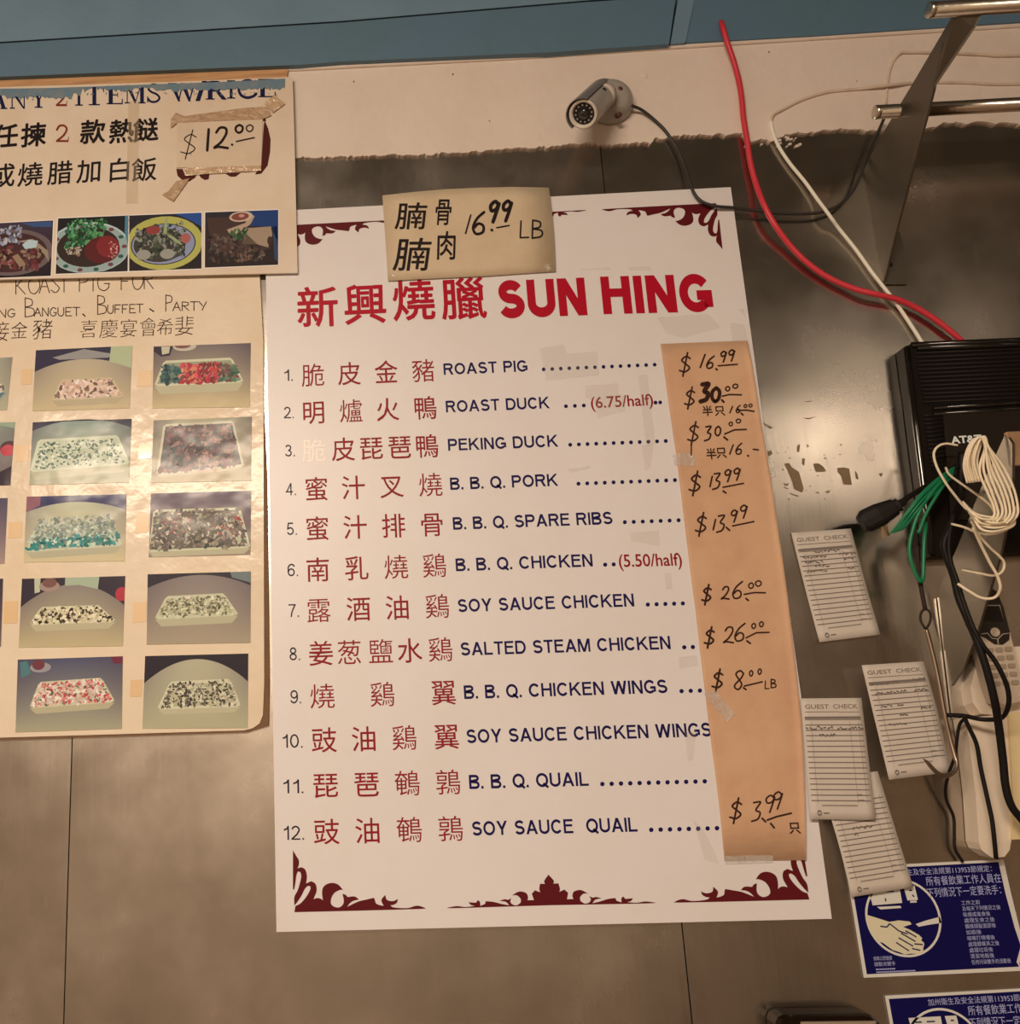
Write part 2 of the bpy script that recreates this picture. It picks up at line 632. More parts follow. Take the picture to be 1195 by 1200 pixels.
        A = .66; S.append(_arc(.33, .32, .32 - a, .32 - a, 0, 360, 22)); S.append([(a, .34)] + _arc(.36, .6, .36 - a, .4 - a, 180, 30, 12))
    elif ch == '7':
        A = .66; R(0, 1 - h, .66, 1); S.append([(.6, .95), (.4, .6), (.28, .3), (.24, 0)])
    elif ch == '8':
        A = .66; S.append(_arc(.33, .74, .28 - a, .26 - a, 0, 360, 20)); S.append(_arc(.33, .27, .32 - a, .27 - a, 0, 360, 22))
    elif ch == '9':
        A = .66; S.append(_arc(.33, .68, .32 - a, .32 - a, 0, 360, 22)); S.append([(.66 - a, .66)] + _arc(.30, .4, .36 - a, .4 - a, 0, -150, 12))
    return S, P, A


def grot_line(mb, s, pl, pr, cap, d, w, mi=0, gap=.13, space=.62):
    """upper-case line with its ink between the pixels pl and pr on the baseline"""
    x = 0
    parts = []
    for ch in s:
        if ch == ' ':
            x += space - gap
            continue
        S, P, A = grot(ch, w)
        parts.append((x, S, P))
        x += A + gap
    tot = x - gap
    A_, B_ = W(*pl, d), W(*pr, d)
    T = W(pl[0], pl[1] - cap, d)
    ex = (B_ - A_) / tot
    up = Vector((0, 0, (T - A_).length))
    mp = lambda p, x0: A_ + ex * (p[0] + x0) + up * p[1]
    for x0, S, P in parts:
        for n_, pts in enumerate(P):
            mb.add([mp(p, x0) - Vector((0, 2e-5 * (n_ + 1), 0)) for p in pts], [tuple(range(len(pts)))], mi)
        for st in S:
            st = [p for i, p in enumerate(st) if i == 0 or math.hypot(p[0] - st[i - 1][0], p[1] - st[i - 1][1]) > 1e-5]
            n = len(st)
            closed = math.hypot(st[0][0] - st[-1][0], st[0][1] - st[-1][1]) < 1e-6
            V = [Vector(p) for p in st]
            Lf, Rt = [], []
            for i in range(n):
                t0 = (V[i] - V[i - 1]) if i > 0 else ((V[i] - V[n - 2]) if closed else V[1] - V[0])
                t1 = (V[i + 1] - V[i]) if i < n - 1 else ((V[1] - V[0]) if closed else V[i] - V[i - 1])
                t0.normalize(); t1.normalize()
                m = Vector((-t0.y - t1.y, t0.x + t1.x))
                m.normalize()
                k = min(2.0, 1 / max(.4, m.dot(Vector((-t1.y, t1.x))))) * w / 2
                Lf.append(V[i] + m * k)
                Rt.append(V[i] - m * k)
            mb.add([mp(p, x0) for p in Lf + Rt], [(i + 1, i, n + i, n + i + 1) for i in range(n - 1)], mi)


def cjk_bold(mb, ch, c, w, h, d, k, mi=0, shear=0.0, rot=0.0):
    """heavier character: the same outline laid down around a small circle of k pixels"""
    for n_, (dx, dy) in enumerate(((k, 0), (-k, 0), (0, k), (0, -k), (k * .7, k * .7), (-k * .7, k * .7), (k * .7, -k * .7), (-k * .7, -k * .7))):
        cjk(mb, ch, (c[0] + dx, c[1] + dy), w - k, h - k, d + n_ * 2e-5, 0, mi, shear, rot)


def cjk(mb, ch, c, w, h, d, off=0.0, mi=0, shear=0.0, rot=0.0):
    """one character centred on pixel c, w by h pixels"""
    vs, fs = glyphs(ch, off)
    C = W(*c, d)
    sx = (W(c[0] + w / 2, c[1], d) - W(c[0] - w / 2, c[1], d)).length / .94
    sy = (W(c[0], c[1] + h / 2, d) - W(c[0], c[1] - h / 2, d)).length / .92
    cr, sr = math.cos(rot), math.sin(rot)
    out = []
    for x, y in vs:
        a, b = (x - .5) * sx, (y - .38) * sy
        a += shear * b
        out.append(C + Vector((a * cr - b * sr, 0, a * sr + b * cr)))
    mb.add(out, fs, mi)


def ribbon_px(mb, pts, wpx, d, mi=0, smooth=True, taper=False, mapf=None):
    """flat pen stroke through pixel points"""
    mapf = mapf or (lambda x, y: W(x, y, d))
    P = [Vector((p[0], p[1], 0)) for p in pts]
    if smooth and len(P) > 2:
        P = spline(P, 5)
    hw = wpx / 2
    for i in range(len(P) - 1):
        a, b = P[i], P[i + 1]
        t = b - a
        if t.length < 1e-6:
            continue
        nrm = Vector((-t.y, t.x, 0)).normalized() * hw
        up_ = Vector((0, -6e-6 * (i % 2), 0))
        mb.add([mapf(q.x, q.y) + up_ for q in (a + nrm, b + nrm, b - nrm, a - nrm)], [(0, 1, 2, 3)], mi)
    for n_, q in enumerate(P):
        up_ = Vector((0, -1.5e-5 - 6e-6 * (n_ % 2), 0))
        mb.add([up_ + mapf(q.x + hw * math.cos(k * math.pi / 4), q.y + hw * math.sin(k * math.pi / 4)) for k in range(8)],
               [tuple(range(8))], mi)


STROKES = {
    '0': [[(.3, 1), (.05, .75), (.05, .3), (.3, 0), (.55, .25), (.55, .75), (.3, 1)]],
    '1': [[(.36, 1), (.24, 0)]],
    '2': [[(.05, .75), (.2, .97), (.45, .95), (.5, .7), (.3, .3), (.02, .04), (.2, .08), (.62, .02)]],
    '3': [[(.1, .95), (.45, .98), (.25, .58), (.48, .45), (.4, .12), (.1, 0)]],
    '6': [[(.5, 1), (.2, .7), (.05, .3), (.2, .02), (.5, .1), (.5, .38), (.28, .48), (.1, .3)]],
    '8': [[(.5, .85), (.3, 1), (.1, .8), (.45, .3), (.3, 0), (.08, .2), (.4, .62), (.5, .85)]],
    '9': [[(.5, .85), (.3, 1), (.06, .8), (.15, .55), (.42, .62), (.54, .9), (.44, .4), (.34, 0)]],
    '$': [[(.5, .78), (.3, .88), (.1, .7), (.3, .52), (.5, .33), (.3, .14), (.02, .2)], [(.36, 1.06), (.2, -.08)]],
    'A': [[(.0, 0), (.3, 1), (.6, 0)], [(.12, .38), (.48, .38)]],
    'B': [[(.05, 0), (.05, 1)], [(.05, 1), (.45, .9), (.45, .62), (.05, .52)], [(.05, .52), (.55, .42), (.55, .1), (.05, 0)]],
    'E': [[(.55, 1), (.05, 1), (.05, 0), (.58, 0)], [(.05, .5), (.45, .5)]],
    'F': [[(.55, 1), (.05, 1), (.05, 0)], [(.05, .5), (.42, .5)]],
    'G': [[(.55, .85), (.3, 1), (.05, .6), (.1, .15), (.35, 0), (.55, .2), (.55, .42)], [(.35, .42), (.6, .42)]],
    'I': [[(.3, 1), (.3, 0)]],
    'K': [[(.05, 1), (.05, 0)], [(.55, 1), (.08, .45)], [(.15, .5), (.6, 0)]],
    'L': [[(.08, 1), (.05, 0), (.55, .02)]],
    'N': [[(.05, 0), (.05, 1), (.55, 0), (.58, 1)]],
    'O': [[(.3, 1), (.02, .6), (.1, .1), (.35, 0), (.58, .4), (.5, .88), (.3, 1)]],
    'P': [[(.05, 0), (.05, 1)], [(.05, 1), (.5, .92), (.5, .6), (.05, .5)]],
    'R': [[(.05, 0), (.05, 1)], [(.05, 1), (.5, .92), (.5, .62), (.05, .52)], [(.2, .5), (.58, 0)]],
    'S': [[(.52, .85), (.3, 1), (.08, .78), (.3, .52), (.52, .25), (.3, 0), (.04, .15)]],
    'T': [[(.0, 1), (.6, 1)], [(.3, 1), (.3, 0)]],
    'U': [[(.05, 1), (.05, .3), (.2, .02), (.42, .04), (.55, .3), (.55, 1)]],
    'Y': [[(.0, 1), (.3, .5)], [(.6, 1), (.25, 0)]],
}
SHARP = set('AEFIKLNTY1')


def hand(mb, ch, x, y, h, wpx, d, wide=1.0, slant=0.0, mi=0):
    """handwritten sign: lower left pixel (x, y), h pixels high"""
    for st in STROKES[ch]:
        pts = [(x + (p[0] * wide + slant * p[1]) * h, y - p[1] * h) for p in st]
        ribbon_px(mb, pts, wpx, d, mi, smooth=ch not in SHARP)


def poly_px(mb, pts, d, mi=0, color=None):
    mb.add([W(x, y, d) for x, y in pts], [tuple(range(len(pts)))], mi, color)


def sheet_px(mb, pts, d, t, mi=0, mi_side=None):
    """flat sheet whose front face is d from the wall"""
    mb.prism([W(x, y, d) for x, y in pts], t, mi, mi_side=mi_side)


class Quad:
    """paper frame: u right, v down, in 0..1, over four pixel corners TL TR BR BL"""

    def __init__(self, tl, tr, br, bl, d, curl=None):
        self.c = [W(*p, d) for p in (tl, tr, br, bl)]
        self.curl = curl

    def __call__(self, u, v, lift=0.0):
        a = self.c[0].lerp(self.c[1], u)
        b = self.c[3].lerp(self.c[2], u)
        p = a.lerp(b, v)
        k = self.curl(u, v) if self.curl else 0.0
        return p + Vector((0, -k - lift, 0))


def paper(mb, q, nu, nv, t=.0003, mi=0):
    F_ = [q(i / nu, j / nv) for j in range(nv + 1) for i in range(nu + 1)]
    B_ = [p + Vector((0, t, 0)) for p in F_]
    w = nu + 1
    n = len(F_)
    fs = []
    for j in range(nv):
        for i in range(nu):
            a = j * w + i
            fs.append((a, a + w, a + w + 1, a + 1))
            fs.append((n + a, n + a + 1, n + a + w + 1, n + a + w))
    for i in range(nu):
        fs.append((i, i + 1, n + i + 1, n + i))
        a = nv * w + i
        fs.append((a + 1, a, n + a, n + a + 1))
    for j in range(nv):
        a = j * w
        fs.append((a + w, a, n + a, n + a + w))
        b = j * w + nu
        fs.append((b, b + w, n + b + w, n + b))
    mb.add(F_ + B_, fs, mi)


def ruled(mb, q, a, b, w, lift=LIFT, mi=0, n=6):
    """straight pen line on a paper frame from (u,v) a to b, w wide in u"""
    du, dv = b[0] - a[0], b[1] - a[1]
    L = math.hypot(du, dv) or 1
    nx, ny = -dv / L * w / 2, du / L * w / 2
    for i in range(n):
        s, e = i / n, (i + 1) / n
        p = [(a[0] + du * s + nx, a[1] + dv * s + ny), (a[0] + du * e + nx, a[1] + dv * e + ny),
             (a[0] + du * e - nx, a[1] + dv * e - ny), (a[0] + du * s - nx, a[1] + dv * s - ny)]
        mb.add([q(*x, lift) for x in p], [(0, 1, 2, 3)], mi)


def quad_text(mb, q, s, u0, u1, vb, vh, off=0.0, mi=0, lift=LIFT):
    vs, fs = glyphs(s, off)
    x0 = min(v[0] for v in vs)
    x1 = max(v[0] for v in vs)
    mb.add([q(u0 + (x - x0) / (x1 - x0) * (u1 - u0), vb - y / .69 * vh, lift) for x, y in vs], fs, mi)


# ================================================================== SETTING
def struct(name, mb, m, smooth=False):
    return mb.build(name, m, smooth=smooth, kind='structure')


XL, XR, YB = -2.6, 2.6, -4.6
ROOM_WALL = mat('far_wall_paint', (.66, .59, .51), .8, vary=.4, vary_scale=2)
ROOM_CEIL = mat('ceiling_paint', (.16, .16, .15), .8)
ROOM_FLOOR = mat('floor_tile', (.20, .14, .10), .6, vary=.5, vary_scale=4)
b = MB(); b.box((XL, YB, -.05), (XR, .06, 0)); struct('floor', b, ROOM_FLOOR)
b = MB(); b.box((XL, YB, CEIL), (XR, .06, CEIL + .05)); struct('ceiling', b, ROOM_CEIL)
b = MB(); b.box((XL - .05, YB, 0), (XL, .06, CEIL)); struct('wall_left', b, ROOM_WALL)
b = MB(); b.box((XR, YB, 0), (XR + .05, .06, CEIL)); struct('wall_right', b, mat('side_wall_paint', (.36, .28, .20), .8, vary=.4, vary_scale=2))
b = MB(); b.box((XL, YB - .05, 0), (XR, YB, CEIL)); struct('wall_front', b, ROOM_WALL)
b = MB(); b.box((XL, .004, 0), (XR, .06, CEIL)); struct('wall_back', b, GAP)

# stainless sheets of the back wall, one object per sheet
seamL = W(80, 1020).x
seamR = W(800, 1095).x
TOPZ = W(700, 120).z
for i, (xa, xb) in enumerate(((XL, seamL), (seamL, seamR), (seamR, XR))):
    b = MB()
    b.box((xa + .0008, 0, 0), (xb - .0008, .0035, TOPZ))
    struct('wall_back_sheet', b, STEEL)

# cream plaster band with a ragged painted lower edge
rng = random.Random(3)
up = [(-330, 108), (0, 92), (350, 78), (600, 65), (795, 52), (1195, 27), (1500, 8), (2500, -54)]
edge = [(-330, 200), (0, 195), (345, 185), (400, 184), (440, 182), (500, 181), (560, 177), (600, 174), (640, 172), (660, 170), (690, 166),
        (703, 168), (720, 170), (745, 166), (762, 168), (767, 162), (800, 159), (840, 157), (870, 156), (880, 166),
        (892, 162), (905, 166), (920, 158), (950, 154), (985, 152), (1020, 152), (1060, 152), (1088, 150), (1105, 144),
        (1150, 143), (1195, 145), (1500, 132), (2500, 82)]
low = []
for (x0, y0), (x1, y1) in zip(edge, edge[1:]):
    n = max(2, int((x1 - x0) / 2.4))
    for k in range(n):
        t = k / n
        low.append((x0 + (x1 - x0) * t, y0 + (y1 - y0) * t + rng.uniform(-.7, .7) + 1.3 * math.sin(x0 * .9 + k * .55) * math.sin(k * .21 + x0) + (rng.uniform(-2, 2.6) if rng.random() < .07 else 0)))
low.append(edge[-1])
b = MB()
sheet_px(b, up + low[::-1], .005, .005)
for _ in range(26):                                     # paint flecks under the edge
    x = rng.uniform(872, 935)
    y = 158 + rng.uniform(0, 14)
    s = rng.uniform(.8, 2.6)
    sheet_px(b, [(x, y), (x + s * 1.6, y - s * .4), (x + s * 1.9, y + s * .5), (x + s * .3, y + s)], .002, .002)
for x, y, r in ((414.5, 95.5, .9), (530.5, 87, 1.1), (758, 170, 1), (901, 61, 1), (573.5, 141.5, .8), (1004, 95, .7)):      # nail heads and chips
    b.add([W(x + r * math.cos(k), y + r * math.sin(k), .0053) for k in range(6)], [tuple(range(6))], 1)
b.lathe(W(755.5, 89.5, .005), (0, -1, 0), [(0, .0048), (.001, .0045), (.0016, .002)], 10)
struct('trim_1', b, [PLASTER, RUST])
# rounded bead along the top of the band
b = MB()
b.tube([W(x, y + 3, .006) for x, y in up], .0035, 10)
struct('trim_2', b, PLASTER, True)


# teal fascia and boards above
def teal(name, pts, d, t, m):
    bb = MB()
    sheet_px(bb, pts, d, t)
    return struct(name, bb, m)


teal('trim_3', [(-330, -160), (800, -225), (800, -8), (680, 1), (400, 24.5), (0, 49), (-330, 68)], .012, .03, TEAL)
teal('trim_4', [(-330, 70), (0, 51), (400, 26.5), (680, 3), (792, -4.5), (784, 51.5), (640, 61.5), (400, 72), (350, 76), (0, 90), (-330, 106)], .018, .03, TEAL2)
teal('trim_5', [(796, -10), (816, -11.5), (803, 50), (785.5, 51.5)], .014, .03, TEAL)
teal('trim_6', [(816, -230), (2500, -330), (2500, -56), (1500, 6), (1195, 25.5), (1100, 32), (950, 42), (804, 50)], .012, .03, TEAL2)
# dark slit under the boards
b = MB()
sheet_px(b, [(-330, 104), (0, 88), (350, 74), (784, 49), (1195, 23), (2500, -58), (2500, -51), (1195, 29), (784, 54), (350, 79), (0, 93), (-330, 109)], .0062, .004)
struct('trim_7', b, GAP)
# bare wood strip over the rice sign
b = MB()
sheet_px(b, [(-330, 112), (0, 94), (250, 84), (338, 79.5), (335, 96), (250, 98), (0, 108), (-330, 124)], .0095, .008)
struct('trim_8', b, WOOD)

# ================================================================== MENU BOARD
D = .009                                                  # face of the menu board
board = thing('menu_board', W(640, 1084, .003), 'large white wall menu board with maroon corner scrolls and twelve numbered dishes', 'menu board')
b = MB()
sheet_px(b, [(310.3, 247.9), (856.1, 219.3), (974.6, 1076.7), (323.9, 1092.2)], D, .0055)
b.build('panel', BOARD, board)

# title
b = MB()
for ch, c, w, h in (('新', (372, 359.5), 48, 47), ('興', (427.8, 356), 50, 47), ('燒', (484.5, 350.5), 49, 49), ('臘', (543, 349.5), 52, 48)):
    cjk_bold(b, ch, c, w, h, D + LIFT, .75)
grot_line(b, 'SUN', (585, 373.2), (688.5, 369.3), 44, D + LIFT, .26, 0, .10)
grot_line(b, 'HING', (707.3, 368.2), (836.8, 365), 44, D + LIFT, .26, 0, .11)
b.build('title_lettering', TITLE_RED, board)

EB = [439.3, 483.3, 528.3, 574, 620.7, 669.3, 717.3, 768.3, 819, 870.9, 924.5, 979.3]       # English baselines
EL = [520, 522.7, 525.3, 527.7, 531, 534.3, 536.7, 540, 544, 547, 550, 553.4]
ER = [618.3, 644, 654, 654, 718, 694.7, 743.3, 786, 782.4, 834, 690, 747.2]
EN = ['ROAST PIG', 'ROAST DUCK', 'PEKING DUCK', 'B. B. Q. PORK', 'B. B. Q. SPARE RIBS', 'B. B. Q. CHICKEN', 'SOY SAUCE CHICKEN',
      'SALTED STEAM CHICKEN', 'B. B. Q. CHICKEN WINGS', 'SOY SAUCE CHICKEN WINGS', 'B. B. Q. QUAIL', 'SOY SAUCE  QUAIL']
CN = ['脆皮金豬', '明爐火鴨', '脆皮琵琶鴨', '蜜汁叉燒', '蜜汁排骨', '南乳燒鷄', '露酒油鷄', '姜葱鹽水鷄', '燒鷄翼', '豉油鷄翼', '琵琶鵪鶉', '豉油鵪鶉']
CXS = [[366.7, 409.3, 452.3, 496], [367.3, 411.3, 454, 498], [367.7, 402.3, 435, 468.3, 500], [370.7, 414, 459, 504.3],
       [371.7, 416, 461, 506], [372.3, 417.7, 464, 509], [373.3, 420, 465.7, 512.3], [376, 409.3, 446, 480, 516],
       [377.6, 448, 519.7], [379.7, 426.5, 473.7, 523.2], [381.4, 429.5, 477.2, 525], [382.6, 430.9, 479.6, 527.9]]
DOTS = {0: [(637, 767, 14)], 1: [(663, 684, 3), (768, 773.5, 2)], 2: [(668, 780, 12)], 3: [(677.7, 790.7, 12)], 4: [(732, 795, 7)],
        5: [(709, 719, 2)], 6: [(759, 800, 5)], 7: [(801.7, 811.7, 2)], 8: [(798.5, 820, 3)], 10: [(705.7, 825.7, 12)], 11: [(763, 840, 8)]}
for i in range(12):
    t = i / 11
    y, x = EB[i], EL[i]
    slope = -.042 + t * .017
    cap = 13.2 + 3.3 * t
    b = MB()
    xr = ER[i]
    grot_line(b, EN[i], (x, y), (xr, y + slope * (xr - x)), cap, D + LIFT, .185)
    b.build('dish_name', NAVY, board)
    # number, right-aligned
    ns = '%d.' % (i + 1)
    nr = 343 + 13.5 * t
    nl = nr - (11.5 if i < 9 else 24.5) * (1 + .12 * t)
    if i >= 9:
        nl, nr = 329.5 + .6 * (i - 9), 354.6 + .8 * (i - 9)
    ny = y + slope * (nl - x) * .9
    b = MB()
    grot_line(b, ns, (nl, ny), (nr, ny - .3), cap, D + LIFT, .115, 0, .16)
    b.build('dish_number', NUM_BLACK, board)
    b = MB()
    for k, (ch, cx_) in enumerate(zip(CN[i], CXS[i])):
        sz = 26.5 + 3.2 * t
        cyy = y + slope * (cx_ - x) - 6.2 - 2.8 * t
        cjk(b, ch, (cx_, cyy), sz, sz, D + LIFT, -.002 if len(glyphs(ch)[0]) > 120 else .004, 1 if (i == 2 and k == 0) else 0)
    b.build('dish_characters', [CHAR_RED, GLARE_PALE], board)
    if i in DOTS:
        b = MB()
        for (xa, xb, n) in DOTS[i]:
            for k in range(n):
                px = xa + (xb - xa) * k / (n - 1)
                py = y + slope * (px - x) - 1.6
                r = 2.2 + .5 * t
                poly_px(b, [(px + r * math.cos(a * math.pi / 6), py + r * math.sin(a * math.pi / 6)) for a in range(12)], D + LIFT)
        b.build('dot_leader', NAVY, board)
    if i in (1, 5):
        b = MB()
        if i == 1:
            text_line(b, '(6.75/half)', (692.7, 478.5), (765.7, 474.5), 13, D + LIFT, .012)
        else:
            text_line(b, '(5.50/half)', (725.5, 664.5), (799.5, 662.5), 14.5, D + LIFT, .012)
        b.build('half_price', CHAR_RED, board)

# maroon scrolls: traced at the lower left corner, mirrored to the others
s_ = 5.975
CORNER = [
    [(258, 218), (282, 258), (300, 290), (298, 325), (290, 345), (318, 337), (345, 355), (356, 400), (350, 450), (385, 434), (415, 452),
     (424, 500), (402, 560), (430, 552), (455, 558), (468, 570), (462, 520), (468, 480), (495, 455), (535, 446), (575, 458), (608, 494),
     (585, 496), (550, 515), (528, 550), (524, 590), (545, 612), (580, 618), (606, 600), (614, 570), (605, 522), (628, 530), (640, 545),
     (690, 541), (720, 562), (680, 572), (655, 590), (638, 614), (665, 600), (720, 575), (775, 562), (825, 550), (832, 565), (840, 590), (868, 602), (893, 606),
     (878, 575), (882, 555), (905, 530), (912, 560), (935, 572), (965, 572), (993, 558), (985, 585), (960, 600), (940, 602), (965, 618), (1060, 622),
     (1120, 606), (1160, 612), (1190, 626), (1100, 630), (700, 641), (268, 651),
     (275, 608), (310, 590), (350, 545), (378, 495), (380, 470), (362, 468), (340, 490), (318, 535), (285, 585), (268, 604),
     (268, 545), (290, 500), (306, 450), (316, 400), (310, 370), (292, 366), (282, 395), (276, 440), (268, 490), (258, 494)],
]


def crop(pts, ox, oy, s):
    return [(ox + x / s, oy + y / s) for x, y in pts]




def soften(pts, limit=52, sub=4):
    """round the gentle bends of a traced outline and keep its sharp points"""
    V = [Vector((x, y, 0)) for x, y in pts]
    n = len(V)
    sharp = []
    for i in range(n):
        a, b_ = V[i] - V[i - 1], V[(i + 1) % n] - V[i]
        if a.length < 1e-6 or b_.length < 1e-6 or math.degrees(a.angle(b_)) > limit:
            sharp.append(i)
    out = []
    for j, i0 in enumerate(sharp):
        i1 = sharp[(j + 1) % len(sharp)]
        m = (i1 - i0) % n or n
        chain = [V[(i0 + k) % n] for k in range(m + 1)]
        seg = spline(chain, sub) if len(chain) > 2 else chain
        out += [(p.x, p.y) for p in seg[:-1]]
    return out


cornerW = [[W(x, y, D + LIFT) for x, y in crop(soften(P), 300, 960, s_)] for P in CORNER]
bl, br = W(344.6, 1068.9, D), W(948.6, 1054.6, D)
tr = W(838.2, 238.2, D)
midx = (bl.x + br.x) / 2
midz = (bl.z + br.z) / 2
topz = tr.z
for P in cornerW:
    n = tuple(range(len(P)))
    for V_, n_ in ((P, n), ([Vector((2 * midx - p.x, p.y, p.z)) for p in P], n[::-1]), ([Vector((p.x, p.y, topz + bl.z - p.z)) for p in P], n[::-1]),
                   ([Vector((2 * midx - p.x, p.y, topz + bl.z - p.z)) for p in P], n)):
        b = MB()
        b.add(V_, [n_])
        b.build('corner_scroll', MAROON, board)
half = [(568, 179), (548, 208), (552, 222), (528, 222), (525, 248), (530, 262), (505, 252), (490, 268), (500, 298), (475, 298), (470, 300),
        (472, 282), (462, 264), (430, 258), (398, 276), (420, 276), (438, 292), (438, 310), (420, 322), (400, 318), (390, 305), (394, 288),
        (380, 296), (362, 294), (340, 302), (368, 306), (385, 322), (350, 316), (310, 306), (275, 303), (272, 316), (250, 325), (248, 306),
        (238, 298), (230, 310), (195, 308), (205, 320), (225, 325), (180, 330), (140, 326), (92, 334), (150, 335), (568, 322)]
half = half[:1] + [p for p in soften(half)[1:] if p != half[0]]
P = [W(x, y, D + LIFT) for x, y in crop(half, 500, 980, 3.983)]
n = tuple(range(len(P)))
mx = P[0].x
for p_ in P:
    if abs(p_.x - mx) < .004 and p_.z < min(q_.z for q_ in P) + .012:
        p_.x = mx
for flip in (False, True):
    b = MB()
    Q = [Vector((p.x, p.y, topz + bl.z - p.z)) if flip else p for p in P]
    b.add(Q, [n])
    b.add([Vector((2 * mx - p.x, p.y, p.z)) for p in Q], [n[::-1]])
    b.build('center_scroll', MAROON, board)

# stuck remains of old tape on the board
b = MB()
for P in ([(632, 408), (660, 404), (664, 414), (700, 412), (702, 440), (640, 446)], [(686, 452), (724, 449), (725, 462), (733, 465), (732, 482), (700, 490), (696, 470), (686, 466)],
          [(748, 440), (758, 438), (768, 520), (757, 524)], [(752, 522), (766, 520), (762, 548), (756, 552)], [(665, 550), (690, 546), (692, 549), (668, 554)],
          [(738, 624), (772, 622), (773, 640), (740, 634)], [(779, 672), (786, 671), (788, 690), (780, 691)], [(802, 858), (816, 856), (812, 890), (806, 892)],
          [(812, 960), (824, 972), (838, 1000), (842, 1012), (826, 1008)], [(795, 770), (816, 768), (818, 780), (796, 784)],
          [(866, 362), (872, 362), (873, 372)], [(855, 378), (872, 380), (876, 398), (858, 400)], [(770, 372), (830, 368), (845, 384), (800, 396), (780, 390)],
          [(680, 315), (716, 313), (715, 316), (681, 317)], [(736, 313), (762, 312), (764, 317), (738, 317)]):
    poly_px(b, P, D + .0005)
b.build('tape_residue', FILMTAPE, board, kind='stuff')

# ================================================================== NOTES ON THE BOARD
DS = D + .0013
strip_edge_l = [(774, 403), (777, 425), (781, 455), (786, 490), (792, 530), (797, 570), (803, 620), (809, 670), (815, 715), (820, 760), (826, 810), (832, 860), (838, 905), (844, 955), (849, 1009)]
strip_edge_r = [(876, 399), (881, 425), (886, 455), (891, 490), (898, 530), (905, 572), (911, 615), (917, 655), (923, 700), (928, 745), (934, 795), (939, 845), (942, 895), (944, 950), (944.5, 1008)]
strip = thing('price_strip', W(896, 1008, DS), 'long brown paper strip of handwritten dollar prices taped down right side of menu board', 'price strip')
b = MB()
nv, nu = len(strip_edge_l) - 1, 30
rows = []
for (xl, yl), (xr, yr) in zip(strip_edge_l, strip_edge_r):
    row = []
    for k in range(nu + 1):
        u = k / nu
        lift = .004 * max(0, (u - .93) / .07) ** 2
        row.append(W(xl + (xr - xl) * u, yl + (yr - yl) * u, DS + lift))
    rows.append(row)


class RowMap:
    def __init__(self, rows):
        self.r = rows

    def __call__(self, u, v, lift=0):
        return self.r[int(round(v * (len(self.r) - 1)))][int(round(u * (len(self.r[0]) - 1)))]


paper(b, RowMap(rows), nu, nv, .0006)
sheet = b.build('paper', KRAFT, strip, smooth=True)
DI = DS + .0004
b = MB()
c3 = lambda x, y: (770 + x / 6.29, 390 + y / 6.29)
c4 = lambda x, y: (790 + x / 7.03, 550 + y / 7.03)


def dollar(x, y, h, w=1.7):
    """centre x, centre y, height"""
    hand(b, '$', x - .27 * h * .9, y + h * .46, h * .9, w * 1.2, DI, 1.0, .06)


def line(pts, w=1.6, sm=False):
    ribbon_px(b, pts, w * 1.15, DI, 0, smooth=sm)


def glyph(ch, cx_, cy_, h, w=1.7, wide=1.0, slant=.1):
    hand(b, ch, cx_ - (.3 * wide + .5 * slant) * h, cy_ + h / 2, h, w * 1.2, DI, wide, slant)


dollar(801.8, 426.6, 27); glyph('1', 823.2, 423, 15, slant=.25); glyph('6', 832.3, 424.5, 14.5, slant=.2)
glyph('9', 847.5, 418, 12.5, 1.7); glyph('9', 857, 416.5, 13, 1.7); line([c3(450, 243), c3(590, 232)]); line([c3(432, 266), c3(442, 272)], 1.9)
dollar(807.4, 466, 25); glyph('3', 826, 460, 21, 4.4); glyph('0', 838.5, 462.5, 16, 3.6); line([c3(476, 495), c3(490, 510)], 2.2)
glyph('0', 852.5, 455.5, 5.2, 1.4, 1.6); glyph('0', 861.5, 452.5, 5.0, 1.4, 2.0); line([c3(480, 467), c3(530, 455), c3(620, 457)])
for ch, x, y in (('半', 370, 575), ('只', 460, 573)):
    cjk_bold(b, ch, c3(x, y), 12.5, 12, DI, .25)
glyph('1', *c3(545, 566), 7.5, 1.4, slant=.3); glyph('6', *c3(597, 562), 8.5, 1.4); glyph('0', *c3(650, 540), 3.6, 1.2, 1.6); glyph('0', *c3(687, 536), 3.6, 1.2, 1.8)
line([c3(600, 572), c3(660, 570), c3(716, 580)]); line([c3(618, 592), c3(632, 605)], 1.8)
dollar(811.5, 507.5, 27); line([c3(252, 820), c3(250, 908)], 1.4); glyph('3', *c3(375, 742), 17); glyph('0', *c3(447, 724), 11); line([c3(492, 768), c3(518, 790)], 1.9)
glyph('0', *c3(542, 672), 4.6, 1.3, 1.5); glyph('0', *c3(598, 650), 4.6, 1.3, 2); line([c3(497, 746), c3(570, 715), c3(656, 712)])
for ch, x, y in (('半', 398, 892), ('只', 472, 882)):
    cjk_bold(b, ch, c3(x, y), 12.5, 13, DI, .25)
glyph('1', *c3(547, 860), 11, 1.5, slant=.25); glyph('6', *c3(602, 855), 13, 1.5); line([c3(668, 905), c3(672, 908)], 2); line([c3(708, 858), c3(745, 863)], 1.6)
dollar(*c4(165, 112), 28, 1.9); glyph('1', *c4(303, 100), 12); glyph('3', *c4(350, 98), 19); glyph('9', *c4(440, 52), 14); glyph('9', *c4(515, 40), 14)
line([c4(400, 148), c4(570, 115)]); line([c4(402, 178), c4(424, 194)], 1.9)
